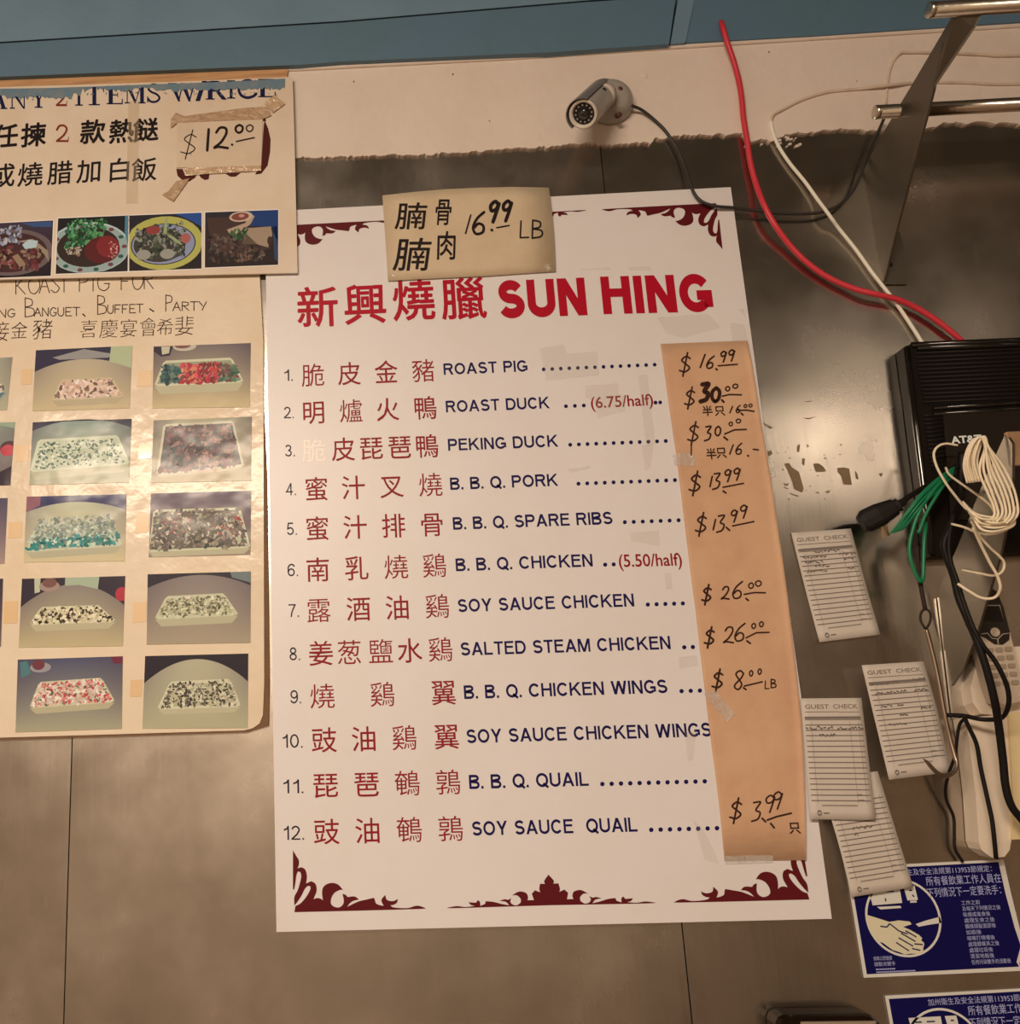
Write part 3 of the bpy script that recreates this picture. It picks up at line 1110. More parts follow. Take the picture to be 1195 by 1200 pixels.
dollar(*c4(215, 450), 27, 1.8); glyph('1', *c4(330, 455), 12); glyph('3', *c4(385, 448), 20); glyph('9', *c4(492, 385), 14); glyph('9', *c4(570, 348), 15)
line([c4(480, 466), c4(655, 430)]); line([c4(428, 478), c4(455, 502)], 1.9)
dollar(*c4(262, 1030), 23, 2.0); glyph('2', *c4(422, 1018), 15); glyph('6', *c4(522, 995), 20, slant=.15); glyph('0', *c4(632, 958), 6.5, 1.4, 1.5); glyph('0', *c4(692, 940), 6.5, 1.4, 1.8)
line([c4(575, 1030), c4(660, 1015), c4(750, 1017)]); line([c4(590, 1064), c4(610, 1080)], 1.9)
dollar(830.5, 746.5, 24, 2.0); glyph('2', 854, 744, 19); glyph('6', 867, 741, 21, slant=.15); glyph('0', 883, 733.5, 6, 1.4, 1.3); glyph('0', 892, 731.5, 6, 1.4, 1.3)
line([(874, 747.5), (886, 741.5), (901, 741)]); line([(875, 751), (879, 754)], 1.9)
dollar(840, 797, 26, 2.0); glyph('8', 866, 797, 22); glyph('0', 880, 789, 6.5, 1.4); glyph('0', 890, 787, 6.5, 1.4); line([(872, 804), (893, 799)]); line([(871, 806), (874, 808)], 1.8)
hand(b, 'L', 896, 807, 9, 1.4, DI); hand(b, 'B', 903, 806, 10, 1.6, DI)
dollar(861.3, 949.5, 29, 1.9); glyph('3', 886.5, 951, 23); line([(893, 959), (897, 963)], 2); glyph('9', 902, 942, 20); glyph('9', 911, 938, 20); line([(899, 961), (910, 957), (927, 953)], 1.9); line([(903, 965), (907, 970)], 2)
cjk_bold(b, '只', (931, 970), 14, 14, DI, .3)
b.build('handwritten_prices', PRICE_INK, strip)
for P in ([(788, 533), (803, 530), (815, 536), (814, 546), (790, 545)], [(823, 812), (838, 809), (862, 838), (852, 846), (832, 822)], [(849, 1003), (905, 1002), (906, 1011), (850, 1013)]):
    b = MB()
    sheet_px(b, P, DI + .0003, .0002)
    b.build('tape_piece', CLEAR, strip)

note = thing('price_note', W(550, 324, D), 'yellowed paper note with handwritten characters and 16.99 LB taped over menu board top', 'price note')
DN = .0125
b = MB()
q_rows = []
topn = [(448, 229), (484, 225), (520, 221.8), (560, 220), (600, 219), (643, 219.8)]
botn = [(454.5, 329), (494, 327), (534, 325), (570, 323.4), (610, 320.5), (651, 318)]
for j in range(9):
    v = j / 8
    row = []
    for (xt, yt), (xb, yb) in zip(topn, botn):
        bulge = 3.0 * math.sin(math.pi * v) * ((xt - 448) / 195) * .6
        row.append(W(xt + (xb - xt) * v + bulge, yt + (yb - yt) * v, DN + .003 * (1 - v) ** 3))
    q_rows.append(row)
paper(b, RowMap(q_rows), 5, 8, .0005)
b.build('paper', NOTE, note, smooth=True)
DI = DN + .0008 + .0015
DI = DN + .0028
b = MB()
# writing follows the sheet: same lift as the sheet has there
def note_map(x, y):
    v = max(0, min(1, (y - 222) / 103))
    return W(x, y, DN + .003 * (1 - v) ** 3 + .0004)
def note_stroke(pts, w, sm=True):
    ribbon_px(b, pts, w, 0, 0, smooth=sm, mapf=note_map)
def note_hand(ch, x, y, h, w, wide=1.0, slant=0.0):
    for st in STROKES[ch]:
        note_stroke([(x + (p[0] * wide + slant * p[1]) * h, y - p[1] * h) for p in st], w, ch not in SHARP)
def note_cjk(ch, c, w, h, off, shear):
    vs, fs = glyphs(ch, 0)
    for n_, (dx, dy) in enumerate(((-.35, 0), (.35, 0), (0, .35), (0, -.35))):
        b.add([note_map(dx + c[0] + (x - .5) * w / .94 + shear * (y - .38) * h, dy + c[1] - (y - .38) * h / .92) - Vector((0, n_ * 2e-5, 0)) for x, y in vs], fs)
note_cjk('腩', (482, 253), 36, 31, -.004, .12); note_cjk('骨', (519.5, 248), 20, 31, -.004, .08)
note_cjk('腩', (483.5, 298), 42, 38, -.006, .15); note_cjk('肉', (523, 287.5), 24, 33, -.008, .03)
note_stroke([(551.5, 252), (545.5, 273.5)], 1.9, False)
note_hand('6', 552.5, 274.5, 26, 3.2, 1.0, .06)
note_hand('9', 571, 260, 24, 4.2, .8, .15); note_hand('9', 586, 259, 23.5, 4.0, .8, .15)
note_stroke([(575.8, 269.3), (576.6, 269.9)], 3, False); note_stroke([(582, 266.8), (596.5, 264.2)], 1.8, False)
note_hand('L', 608.5, 278.5, 19.5, 1.9, 1.0, .02); note_hand('B', 622.5, 279, 21, 2.0, 1.0, .03)
b.build('handwriting', INK, note)
for P in ([(454, 320.5), (465, 318.5), (465.5, 325), (458, 323)], [(638, 312), (643, 309), (646, 316), (641, 318)]):
    b = MB()
    poly_px(b, P, DN + .0011)
    b.build('tape_piece', CLEAR, note)

# ================================================================== RICE SIGN (top left)
DR = .0155
rice = thing('lunch_sign', W(150, 322, .01), 'cream sign with black characters, row of dish photos and partly painted-over blue heading', 'sign')
b = MB()
sheet_px(b, [(-260, 118), (0, 102), (200, 96), (342.6, 90), (343.5, 110), (345.2, 172), (348.7, 319.7), (0, 327.5), (-260, 333)], DR, .0028)
b.build('panel', RICE, rice)


def serif(mb, ch, x0, x1, yb, cap, d, mi=0):
    """printed serif capital between pixel columns x0 and x1, baseline yb"""
    w, h = x1 - x0, cap

    def R(a, b_, c, e):
        poly_px(mb, [(x0 + a * w, yb - b_ * h), (x0 + c * w, yb - b_ * h), (x0 + c * w, yb - e * h), (x0 + a * w, yb - e * h)], d, mi)

    def Pn(pts):
        poly_px(mb, [(x0 + a * w, yb - c * h) for a, c in pts], d, mi)

    def arc(pts, wd):
        ribbon_px(mb, [(x0 + a * w, yb - c * h) for a, c in pts], wd, d, mi)
    S = .07
    if ch == 'A':
        Pn([(.42, 1), (.58, 1), (.92, .03), (.68, .03)]); Pn([(.42, 1), (.5, 1), (.2, .03), (.13, .03)]); R(.25, .3, .72, .36); R(0, 0, .32, S); R(.6, 0, 1, S)
    elif ch == 'N':
        R(.1, 0, .17, 1); R(.83, 0, .9, 1); Pn([(.02, 1), (.26, 1), (.9, 0), (.8, 0)]); R(0, 0, .3, S); R(.7, 1 - S, 1, 1)
    elif ch == 'Y':
        R(.42, 0, .6, .5); Pn([(.1, 1), (.32, 1), (.6, .45), (.44, .45)]); Pn([(.8, 1), (.88, 1), (.6, .45), (.52, .45)]); R(.28, 0, .74, S); R(0, 1 - S, .42, 1); R(.68, 1 - S, 1, 1)
    elif ch == 'I':
        R(.32, 0, .68, 1); R(0, 0, 1, S); R(0, 1 - S, 1, 1)
    elif ch == 'T':
        R(.4, 0, .6, 1); R(.22, 0, .78, S); R(0, 1 - S, 1, 1); R(0, .72, .05, 1); R(.95, .72, 1, 1)
    elif ch == 'E':
        R(.12, 0, .38, 1); R(0, 0, 1, S); R(0, 1 - S, .92, 1); R(.3, .48, .68, .54); R(.66, .38, .71, .64); R(.86, .75, .92, 1); Pn([(.92, 0), (1, 0), (1, .3), (.94, .3)])
    elif ch == 'M':
        R(.1, 0, .15, 1); R(.74, 0, .92, 1); Pn([(.05, 1), (.25, 1), (.56, .1), (.48, 0)]); Pn([(.75, 1), (.8, 1), (.52, 0), (.48, 0)]); R(0, 0, .26, S); R(.66, 0, 1, S)
    elif ch == 'S':
        arc([(.88, .78), (.7, .95), (.35, .96), (.12, .76), (.3, .58), (.7, .44), (.9, .24), (.68, .05), (.3, .04), (.08, .2)], w * .15); R(.02, 0, .1, .32); R(.84, .7, .9, 1)
    elif ch == 'W':
        Pn([(.05, 1), (.22, 1), (.42, 0), (.34, 0)]); Pn([(.48, 1), (.53, 1), (.38, 0), (.34, 0)]); Pn([(.42, 1), (.6, 1), (.78, 0), (.7, 0)]); Pn([(.88, 1), (.93, 1), (.75, 0), (.7, 0)]); R(0, 1 - S, .3, 1); R(.8, 1 - S, 1, 1)
    elif ch == '/':
        Pn([(.6, 1.05), (1, 1.05), (.4, -.05), (0, -.05)])
    elif ch == 'R':
        R(.1, 0, .32, 1); arc([(.25, .96), (.6, .94), (.76, .75), (.6, .54), (.25, .5)], w * .12); Pn([(.4, .52), (.6, .52), (1, 0), (.76, 0)]); R(0, 0, .42, S); R(0, 1 - S, .5, 1)
    elif ch == 'C':
        arc([(.9, .76), (.65, .96), (.3, .9), (.1, .55), (.2, .18), (.5, .03), (.8, .1), (.96, .24)], w * .14); R(.88, .68, .94, 1)
    elif ch == '2':
        arc([(.1, .72), (.3, .95), (.65, .95), (.82, .74), (.6, .4), (.1, .06)], w * .15); R(.05, 0, .95, .12); Pn([(.88, .1), (.95, .1), (1, .3), (.95, .3)])
    elif ch in 'GUHKQ':
        pass


b = MB()
DL = DR + LIFT
for ch, xa, xb in (('N', 11.5, 31), ('Y', 35, 55), ('I', 88, 97), ('T', 99, 122), ('E', 125, 143.8), ('M', 146, 170.5), ('S', 172, 188.5), ('W', 197, 231),
                   ('/', 229, 242), ('R', 241, 266), ('I', 266, 275.5), ('C', 277.5, 301), ('E', 302.5, 323)):
    serif(b, ch, xa, xb, 127.4 - (xa - 12) * .0465, 21.5, DL)
serif(b, 'A', -12, 8.5, 127.8, 21.5, DL)
serif(b, '2', 65, 79, 124.4, 21, DL, 1)
b.build('heading_lettering', [BLUE_INK, BRICK_INK], rice)
b = MB()
for ch, c in (('任', (6.5, 159.3)), ('揀', (39.3, 157.8)), ('款', (108.8, 154)), ('熱', (142.3, 153.6)), ('餸', (170.7, 152.3))):
    cjk_bold(b, ch, c, 29, 27.5, DL, .65, 0, .05, .03)
serif(b, '2', 65, 81, 166.4, 20, DL, 1)
b.build('upper_lettering', [BLACK_INK, BRICK_INK], rice)
b = MB()
for ch, c in (('或', (3, 205.5)), ('燒', (35.5, 204.2)), ('腊', (70.3, 202.2)), ('加', (104.6, 200.2)), ('白', (140, 198.8)), ('飯', (169, 198.5))):
    cjk_bold(b, ch, c, 29, 27, DL, .3, 0, .06, .04)
b.build('lower_lettering', BLACK_INK, rice)
b = MB()
sheet_px(b, [(310, 141), (314, 150), (317, 163), (316.5, 178), (313.5, 194), (306, 203.5), (299, 204.5), (300, 202), (306, 198), (307, 180), (308, 160), (309, 146)], DL, .0002)
sheet_px(b, [(296, 138), (302, 134.8), (310, 137), (312, 142), (305, 142)], DL, .0002)
sheet_px(b, [(206.5, 198), (214, 198), (217, 206), (230, 204), (229, 208), (222, 212.5), (214, 211.5), (208, 206)], DL, .0002)
sheet_px(b, [(233, 204), (245.5, 203), (244.5, 210), (240, 211), (235, 208)], DL, .0002)
sheet_px(b, [(264, 203.5), (282, 202.5), (276, 207), (270, 207)], DL, .0002)
b.build('covered_price', OLD_INK, rice)
# teal paint dragged over the heading
b = MB()
rg = random.Random(11)
topline = [(-200, 113), (0, 104), (60, 103), (120, 101), (200, 98), (260, 96), (334, 92)]
botl = []
x = -200
while x < 334:
    base = 112 + 2.2 * math.sin(x * .06) if x < 95 else (105 + 1.5 * math.sin(x * .1) if x < 215 else 104.5 - (x - 215) * .006)
    if 45 < x < 85:
        base = 114.5
    botl.append((x, base + rg.uniform(-2, 2) + (5 if x < 0 else 0)))
    x += 2.6
botl += [(333.5, 104.5)]
sheet_px(b, topline + botl[::-1], DR + .0008, .0004)
for _ in range(60):
    x = rg.uniform(-40, 330)
    y = (113 if x < 90 else 107) + rg.uniform(-1, 4)
    s = rg.uniform(.5, 1.7)
    sheet_px(b, [(x, y), (x + s * 1.5, y - .4 * s), (x + s, y + s)], DR + .0007, .0003)
b.build('paint_smear', SMEAR, rice)
b = MB()
sheet_px(b, [(150.5, 119), (163, 118), (161.5, 238), (147.5, 239)], DR + .0009, .0003)
b.build('tape_strip', mat('yellow_tape', alb(212, 176, 130), .5, alpha=.12, vary=.5, vary_scale=30), rice)


def print_quad(mb, q, base_fn, nu=14, nv=10, lift=0.0):
    for j in range(nv):
        for i in range(nu):
            us = [(i / nu, j / nv), (i / nu, (j + 1) / nv), ((i + 1) / nu, (j + 1) / nv), ((i + 1) / nu, j / nv)]
            mb.add([q(*p, lift) for p in us], [(0, 1, 2, 3)], 0, [base_fn(*p) for p in us])


def qpoly(mb, q, pts, color, lift):
    mb.add([q(u, v, lift) for u, v in pts], [tuple(range(len(pts)))], 0, color)


def ell(cx_, cy_, rx, ry, n=28, a0=0, a1=2 * math.pi, rot=0):
    out = []
    for k in range(n):
        a = a0 + (a1 - a0) * k / n
        x, y = rx * math.cos(a), ry * math.sin(a)
        out.append((cx_ + x * math.cos(rot) - y * math.sin(rot), cy_ + x * math.sin(rot) + y * math.cos(rot)))
    return out


def clampuv(pts):
    return [(min(1, max(0, u)), min(1, max(0, v))) for u, v in pts]


def C(*c):
    return alb(*c)


def scatter(mb, q, region, palette, n, size, rg, lift, elong=1.5, aspect=1.45):
    """bits of food inside a quad region (TL TR BR BL in uv)"""
    (ax, ay), (bx, by), (cx_, cy_), (dx, dy) = region
    n = int(n * 1.9)
    size *= .62
    for k in range(n):
        s, t = rg.random(), rg.random()
        u = (ax + (bx - ax) * s) * (1 - t) + (dx + (cx_ - dx) * s) * t
        v = (ay + (by - ay) * s) * (1 - t) + (dy + (cy_ - dy) * s) * t
        col = palette[min(len(palette) - 1, int(rg.random() * len(palette)))]
        dl = rg.uniform(-20, 18)
        col = tuple(min(255, max(0, x_ + dl + rg.uniform(-4, 4))) for x_ in col)
        r = size * rg.uniform(.5, 1.3)
        a = rg.uniform(0, math.pi)
        pts = [(u + r * (math.cos(a) * math.cos(p) * elong * .6 - math.sin(a) * math.sin(p) * .5) / aspect,
                v + r * (math.sin(a) * math.cos(p) * elong * .6 + math.cos(a) * math.sin(p) * .5))
               for p in [m * math.pi / 4 + rg.uniform(-.12, .12) for m in range(8)]]
        qpoly(mb, q, clampuv(pts), C(*col), lift + k * 2e-7)


# dish photos printed on the rice sign
rg = random.Random(5)
dark = lambda a, b_: (lambda u, v: C(*[x + (y - x) * v for x, y in zip(a, b_)]))
P0 = Quad((-30, 263), (62.3, 258.2), (59.5, 323.2), (-33, 327), DL)
P1 = Quad((68, 256), (150.4, 252.5), (149.6, 317.8), (65.1, 321), DL)
P2 = Quad((151.4, 252.6), (236.2, 249.2), (236.2, 314.8), (151.3, 317.7), DL)
P3 = Quad((240.4, 248.9), (326, 245.9), (326, 310.3), (239.9, 313.7), DL)
b = MB()
print_quad(b, P0, dark((64, 50, 62), (26, 16, 22)))
L = 2e-5
qpoly(b, P0, clampuv(ell(.5, .55, .52, .42)), C(104, 86, 82), L)
qpoly(b, P0, clampuv(ell(.48, .55, .46, .36)), C(66, 36, 36), 2 * L)
qpoly(b, P0, [(.6, .02), (.98, .02), (.98, .12), (.75, .1)], C(56, 78, 118), 2 * L)
qpoly(b, P0, [(.55, .35), (.75, .32), (.95, .55), (.97, .75), (.9, .6), (.75, .42)], C(150, 128, 104), 3 * L)
scatter(b, P0, [(.2, .12), (.62, .05), (.6, .38), (.2, .4)], [(150, 150, 165), (120, 120, 138), (176, 172, 170), (74, 56, 56)], 60, .07, rg, 4 * L)
scatter(b, P0, [(.1, .45), (.85, .45), (.85, .85), (.1, .85)], [(110, 50, 50), (84, 40, 38), (60, 30, 30), (132, 104, 82)], 60, .1, rg, 4 * L)
qpoly(b, P0, [(.62, .42), (.7, .33), (.82, .36), (.8, .48), (.66, .5)], C(176, 190, 186), 9 * L)
qpoly(b, P0, [(.5, .62), (.57, .58), (.68, .78), (.6, .82)], C(146, 118, 88), 9 * L)
b.build('dish_photo', PRINT, rice)['label'] = 'printed photo of noodle bowl at sign left end'
b = MB()
print_quad(b, P1, dark((26, 24, 26), (36, 26, 26)))
qpoly(b, P1, clampuv(ell(.45, .55, .58, .46, rot=.05)), C(178, 190, 180), L)
qpoly(b, P1, clampuv(ell(.45, .56, .56, .44, rot=.05)), C(146, 160, 150), 2 * L)
qpoly(b, P1, clampuv(ell(.44, .54, .44, .36)), C(48, 32, 28), 3 * L)
for k in range(14):
    a = k / 14 * 2 * math.pi
    u, v = .45 + .5 * math.cos(a), .555 + .4 * math.sin(a)
    qpoly(b, P1, clampuv(ell(u, v, .04, .035, 7)), C(*((44, 84, 66) if k % 2 else (110, 60, 60))), 4 * L)
scatter(b, P1, [(.15, .05), (.7, .05), (.62, .5), (.12, .55)], [(52, 112, 66), (34, 84, 50), (98, 150, 96), (70, 128, 76), (24, 56, 36)], 120, .075, rg, 5 * L)
qpoly(b, P1, clampuv(ell(.64, .6, .25, .24, rot=-.3)), C(88, 24, 26), 10 * L)
qpoly(b, P1, clampuv(ell(.72, .55, .16, .2, rot=-.3)), C(124, 34, 36), 10.3 * L)
scatter(b, P1, [(.72, .45), (.86, .5), (.84, .75), (.74, .75)], [(190, 120, 112), (150, 40, 44), (204, 150, 140)], 16, .04, rg, 10.6 * L)
scatter(b, P1, [(.14, .55), (.35, .5), (.32, .68), (.14, .65)], [(176, 158, 138), (140, 110, 90)], 16, .06, rg, 11 * L)
qpoly(b, P1, [(.955, 0), (1, 0), (1, .55), (.95, .3)], C(74, 120, 134), 11 * L)
b.build('dish_photo', PRINT, rice)['label'] = 'printed photo of green vegetables with glazed red meat'
b = MB()
print_quad(b, P2, dark((36, 34, 40), (34, 22, 24)))
qpoly(b, P2, [(.62, 0), (1, 0), (1, .25), (.8, .1)], C(40, 72, 130), L)
qpoly(b, P2, clampuv(ell(.48, .52, .54, .48, rot=-.08)), C(176, 168, 84), 2 * L)
qpoly(b, P2, clampuv(ell(.47, .54, .45, .37, rot=-.08)), C(26, 24, 40), 3 * L)
qpoly(b, P2, clampuv(ell(.47, .54, .435, .355, rot=-.08)), C(140, 140, 160), 3.3 * L)
qpoly(b, P2, clampuv(ell(.42, .55, .36, .31)), C(60, 54, 46), 4 * L)
scatter(b, P2, [(.1, .25), (.75, .15), (.78, .75), (.12, .8)], [(70, 74, 60), (44, 44, 40), (96, 100, 78), (130, 126, 110), (52, 60, 48)], 120, .08, rg, 5 * L)
qpoly(b, P2, clampuv(ell(.33, .28, .1, .08)), C(140, 58, 52), 9 * L)
qpoly(b, P2, clampuv(ell(.78, .45, .07, .09)), C(164, 92, 78), 9 * L)
qpoly(b, P2, [(.47, .35), (.5, .08), (.53, .06), (.52, .36)], C(150, 158, 112), 9.4 * L)
qpoly(b, P2, [(.52, .36), (.62, .42), (.74, .56), (.7, .56), (.55, .42)], C(150, 158, 112), 9.4 * L)
for c_ in ((.2, .72), (.53, .72)):
    qpoly(b, P2, clampuv(ell(*c_, .1, .09)), C(150, 144, 128), 9.6 * L)
b.build('dish_photo', PRINT, rice)['label'] = 'printed photo of mixed vegetables on yellow-rimmed plate'
b = MB()
print_quad(b, P3, dark((46, 40, 46), (40, 28, 26)))
qpoly(b, P3, [(.6, 0), (1, 0), (1, .6), (.9, .3), (.62, .28)], C(30, 56, 104), L)
qpoly(b, P3, [(.92, .3), (1, .3), (1, .95), (.95, .9)], C(52, 62, 86), L)
qpoly(b, P3, [(.02, .1), (.35, .1), (.7, .35), (.9, .7), (.5, .8), (.1, .7)], C(70, 48, 42), 2 * L)
scatter(b, P3, [(.05, .4), (.8, .5), (.8, .9), (.05, .9)], [(74, 56, 48), (52, 40, 38), (98, 76, 62), (60, 44, 40)], 80, .1, rg, 3 * L)
qpoly(b, P3, [(.33, .4), (.3, .33), (.55, .22), (.6, .05), (.68, .1), (.62, .25), (.42, .42)], C(176, 146, 118), 7 * L)
qpoly(b, P3, clampuv(ell(.49, .1, .16, .095, rot=-.1)), C(196, 168, 142), 7.4 * L)
qpoly(b, P3, clampuv(ell(.48, .1, .12, .07, rot=-.1)), C(128, 66, 56), 7.6 * L)
qpoly(b, P3, clampuv(ell(.5, .085, .04, .03)), C(190, 140, 120), 7.8 * L)
qpoly(b, P3, [(.52, .32), (.9, .3), (.92, .45), (.86, .68), (.72, .62), (.6, .48)], C(158, 132, 106), 7.2 * L)
qpoly(b, P3, [(.55, .4), (.72, .62), (.5, .6)], C(96, 76, 58), 7.4 * L)
qpoly(b, P3, clampuv(ell(.885, .56, .035, .08)), C(64, 40, 36), 7.8 * L)
scatter(b, P3, [(.35, .3), (.58, .33), (.56, .55), (.34, .48)], [(56, 88, 54), (40, 66, 40), (84, 112, 70)], 26, .06, rg, 8 * L)
scatter(b, P3, [(.4, .78), (.62, .78), (.6, .93), (.42, .93)], [(128, 98, 74), (100, 74, 58)], 14, .05, rg, 9 * L)
b.build('dish_photo', PRINT, rice)['label'] = 'printed photo of rolled wraps cut open'
b = MB()
for q in (P0, P1, P2, P3):
    o = .012
    for a_, c_ in (((-o, -o * 1.4), (1 + o, 0)), ((-o, 1), (1 + o, 1 + o * 1.4)), ((-o, 0), (0, 1)), ((1, 0), (1 + o, 1))):
        b.add([q(a_[0], a_[1]), q(c_[0], a_[1]), q(c_[0], c_[1]), q(a_[0], c_[1])], [(0, 1, 2, 3)])
b.build('photo_border', WHITE_BORDER, rice)

tagp = thing('price_tag', W(257, 197, DR), 'small paper tag reading 12.00 stuck with brown tape on lunch sign', 'price tag')
DT = DR + .0016
b = MB()
sheet_px(b, [(207.4, 142), (307.8, 138.8), (306, 195), (206.7, 196.6)], DT, .0006)
b.build('paper', TAG, tagp)
b = MB()
DI = DT + LIFT
c5 = lambda x, y: (190 + x / 7.47, 100 + y / 7.47)
hand(b, '$', 210.5, 184, 30, 1.3, DI, .62 / .55, .1)
ribbon_px(b, [c5(407, 385), c5(394, 570)], 3.2, DI, smooth=False)
hand(b, '2', 250.5, 174, 25, 3.0, DI, 1.05, .08)
ribbon_px(b, [c5(610, 518), c5(614, 521)], 2.6, DI, smooth=False)
hand(b, '0', 275.2, 155.6, 9.3, 2.6, DI, 1.6, .1); hand(b, '0', 288, 154.2, 8, 1.6, DI, 1.7, .1)
ribbon_px(b, [c5(648, 492), c5(730, 474), c5(806, 458)], 1.7, DI)
ribbon_px(b, [c5(254, 580), c5(256, 582)], 1.0, DI, smooth=False); ribbon_px(b, [c5(250, 603), c5(252, 605)], 1.0, DI, smooth=False)
b.build('handwriting', INK, tagp)
for P, m in (([(200, 140), (206, 132), (216, 136), (289, 126), (314, 125), (318, 135), (307.8, 139.5), (208, 143.5), (200, 150)], TAPE2),
             ([(309, 120), (322, 111.5), (334, 121.5), (320, 132)], TAPE),
             ([(218, 196.5), (306, 194), (306, 200), (240, 204), (219, 206), (216, 200)], TAPE),
             ([(197, 224), (207, 212), (222, 209), (213, 222), (203, 236), (190, 228)], TAPE2)):
    b = MB()
    sheet_px(b, P, DI + .0004, .0003)
    b.build('tape_piece', m, tagp)

# ================================================================== CATERING POSTER
DP = .0065
poster = thing('catering_poster', W(150, 862, .003), 'laminated cream sheet with handwritten party catering heading and taped food photos', 'poster')
b = MB()
sheet_px(b, [(-260, 318), (303, 300), (308.5, 400), (309.5, 800), (308, 838), (304, 848), (296, 853.5), (286, 856), (0, 864.5), (-260, 872)], DP, .0012)
b.build('sheet', SHEET, poster)
b = MB()
sheet_px(b, [(-260, 318), (300, 300), (313, 560), (315.5, 800), (314.5, 850), (288, 858), (0, 867), (-260, 875)], DP - .0016, .003)
b.build('backing', BACKING, poster)
b = MB()
DL = DP + LIFT
for ch, x, w in (('K', 17.5, .6), ('O', 33, .7), ('A', 46, .6), ('S', 59, .6), ('T', 70, .5), ('P', 92, .6), ('I', 104, .5), ('G', 113.5, .75), ('F', 141, .6), ('O', 155, .65), ('R', 168, .6)):
    hand(b, ch, x, 344.6 - (x - 17.5) * .042, 20, 1.1, DL, w / .6)
for ch, x, y, h in (('N', -2, 372, 9.5), ('G', 8.5, 371.5, 9.5)):
    hand(b, ch, x, y, h, 1.1, DL, 1.6)
hand(b, 'B', 28.5, 371.5, 22.5, 1.1, DL, .85)
for k, ch in enumerate('ANGUET'):
    hand(b, ch, 40 + k * 9.1, 370.5 - k * .1, 9.8, 1.1, DL, 1.35)
ribbon_px(b, [(97, 368), (99.5, 370.5)], 1.6, DL, smooth=False)
hand(b, 'B', 113.5, 368.5, 22.5, 1.1, DL, .8)
for k, ch in enumerate('UFFET'):
    hand(b, ch, 125.5 + k * 8.6, 367.3 - k * .25, 9.8, 1.1, DL, 1.3)
ribbon_px(b, [(175.5, 362), (180, 365)], 1.6, DL, smooth=False)
hand(b, 'P', 193.5, 364.8, 19, 1.1, DL, .75)
for k, ch in enumerate('ARTY'):
    hand(b, ch, 202.5 + k * 10.2, 364 - k * .2, 10, 1.1, DL, 1.45)
for ch, c, s in (('接', (-1, 388.5), 24), ('金', (22.6, 387), 20), ('豬', (50, 385.5), 24), ('喜', (104, 385.3), 21), ('慶', (127.5, 385), 22),
                 ('宴', (150.6, 384.5), 21), ('會', (174, 383), 22), ('希', (193.5, 383), 20), ('婓', (216, 381.6), 23)):
    cjk(b, ch, c, s, s, DL, -.012, 0, .04)
b.build('handwriting', PEN, poster)
# brown tape tabs between the photos
for P in ([(25, 433), (38, 432), (37, 450), (24, 451)], [(18, 522), (34, 521), (33, 540), (17, 541)], [(161, 435), (178, 434), (177, 452), (160, 453)],
          [(163, 521), (178, 520), (177, 537), (162, 538)], [(160, 603), (175, 602), (174, 624), (158, 625)], [(156, 706), (172, 705), (171, 729), (155, 730)],
          [(153, 797), (167, 796), (166, 816), (152, 817)], [(10, 612), (26, 611), (25, 630), (9, 631)], [(5, 705), (21, 704), (20, 730), (4, 731)]):
    b = MB()
    sheet_px(b, P, DP + .0005, .0004)
    b.build('tape_piece', mat('amber_tape', alb(216, 172, 118), .35, coat=.6, coat_rough=.1), poster)

mixc = lambda a, c_, t: tuple(x + (y - x) * t for x, y in zip(a, c_))


def food_photo(corners, label, spec, seed):
    rg = random.Random(seed)
    q = Quad(*corners, DP + .0009)
    b = MB()
    paper(b, q, 1, 1, .0005)
    b.fc = [C(226, 200, 160)] * len(b.f)
    L = 2e-5
    tb, tt = spec['table']

    def base(u, v):
        k = v ** .8
        c_ = mixc(tt, tb, k)
        edge_ = (abs(u - .5) * 2) ** 2 * (1 - v) * .45
        return C(*mixc(c_, (66, 52, 66), edge_))
    print_quad(b, q, base, 16, 12, L)
    if 'arc' in spec:
        top, side = spec['arc']
        pts = [(0, 0), (1, 0)]
        for k in range(21):
            u = 1 - k / 20
            pts.append((u, top + (side - top) * ((u - .5) * 2) ** 2))
        qpoly(b, q, pts, C(*spec['back']), 2 * L)
        if spec.get('glow'):
            qpoly(b, q, [(.18, top * .75), (.5, top * .1), (.85, top * .75), (.75, top * .98), (.5, top * .99), (.25, top * .98)], C(*spec['glow']), 2.3 * L)
    for n_, (pts, col) in enumerate(spec.get('props', [])):
        qpoly(b, q, clampuv(pts), C(*col), (2.6 + .12 * n_) * L)
    a, c_, e, f = spec['tray']
    drop = spec.get('drop', .1)
    rim = spec.get('rim', (205, 196, 160))
    qpoly(b, q, clampuv([f, e, (e[0] - .06, e[1] + drop), (f[0] + .06, f[1] + drop)]), C(*mixc(rim, (150, 130, 96), .35)), 3.4 * L)
    ins = .025
    qpoly(b, q, clampuv([(a[0] + .03, a[1]), (c_[0] - .03, c_[1]), (c_[0], c_[1] + .04), (e[0], e[1] - .03), (e[0] - .03, e[1]), (f[0] + .03, f[1]), (f[0], f[1] - .03), (a[0], a[1] + .04)]), C(*rim), 3.8 * L)
    qpoly(b, q, clampuv([(a[0] + ins, a[1] + ins * 1.6), (c_[0] - ins, c_[1] + ins * 1.6), (e[0] - ins, e[1] - ins * 1.4), (f[0] + ins, f[1] - ins * 1.4)]), C(*spec['under']), 4.2 * L)
    for reg, pal, n, size in spec['food']:
        scatter(b, q, reg, pal, n, size, rg, 4.6 * L)
    o = b.build('food_photo', PRINT)
    tag(o, label, 'photo', 'food photos taped to the catering poster')
    return o


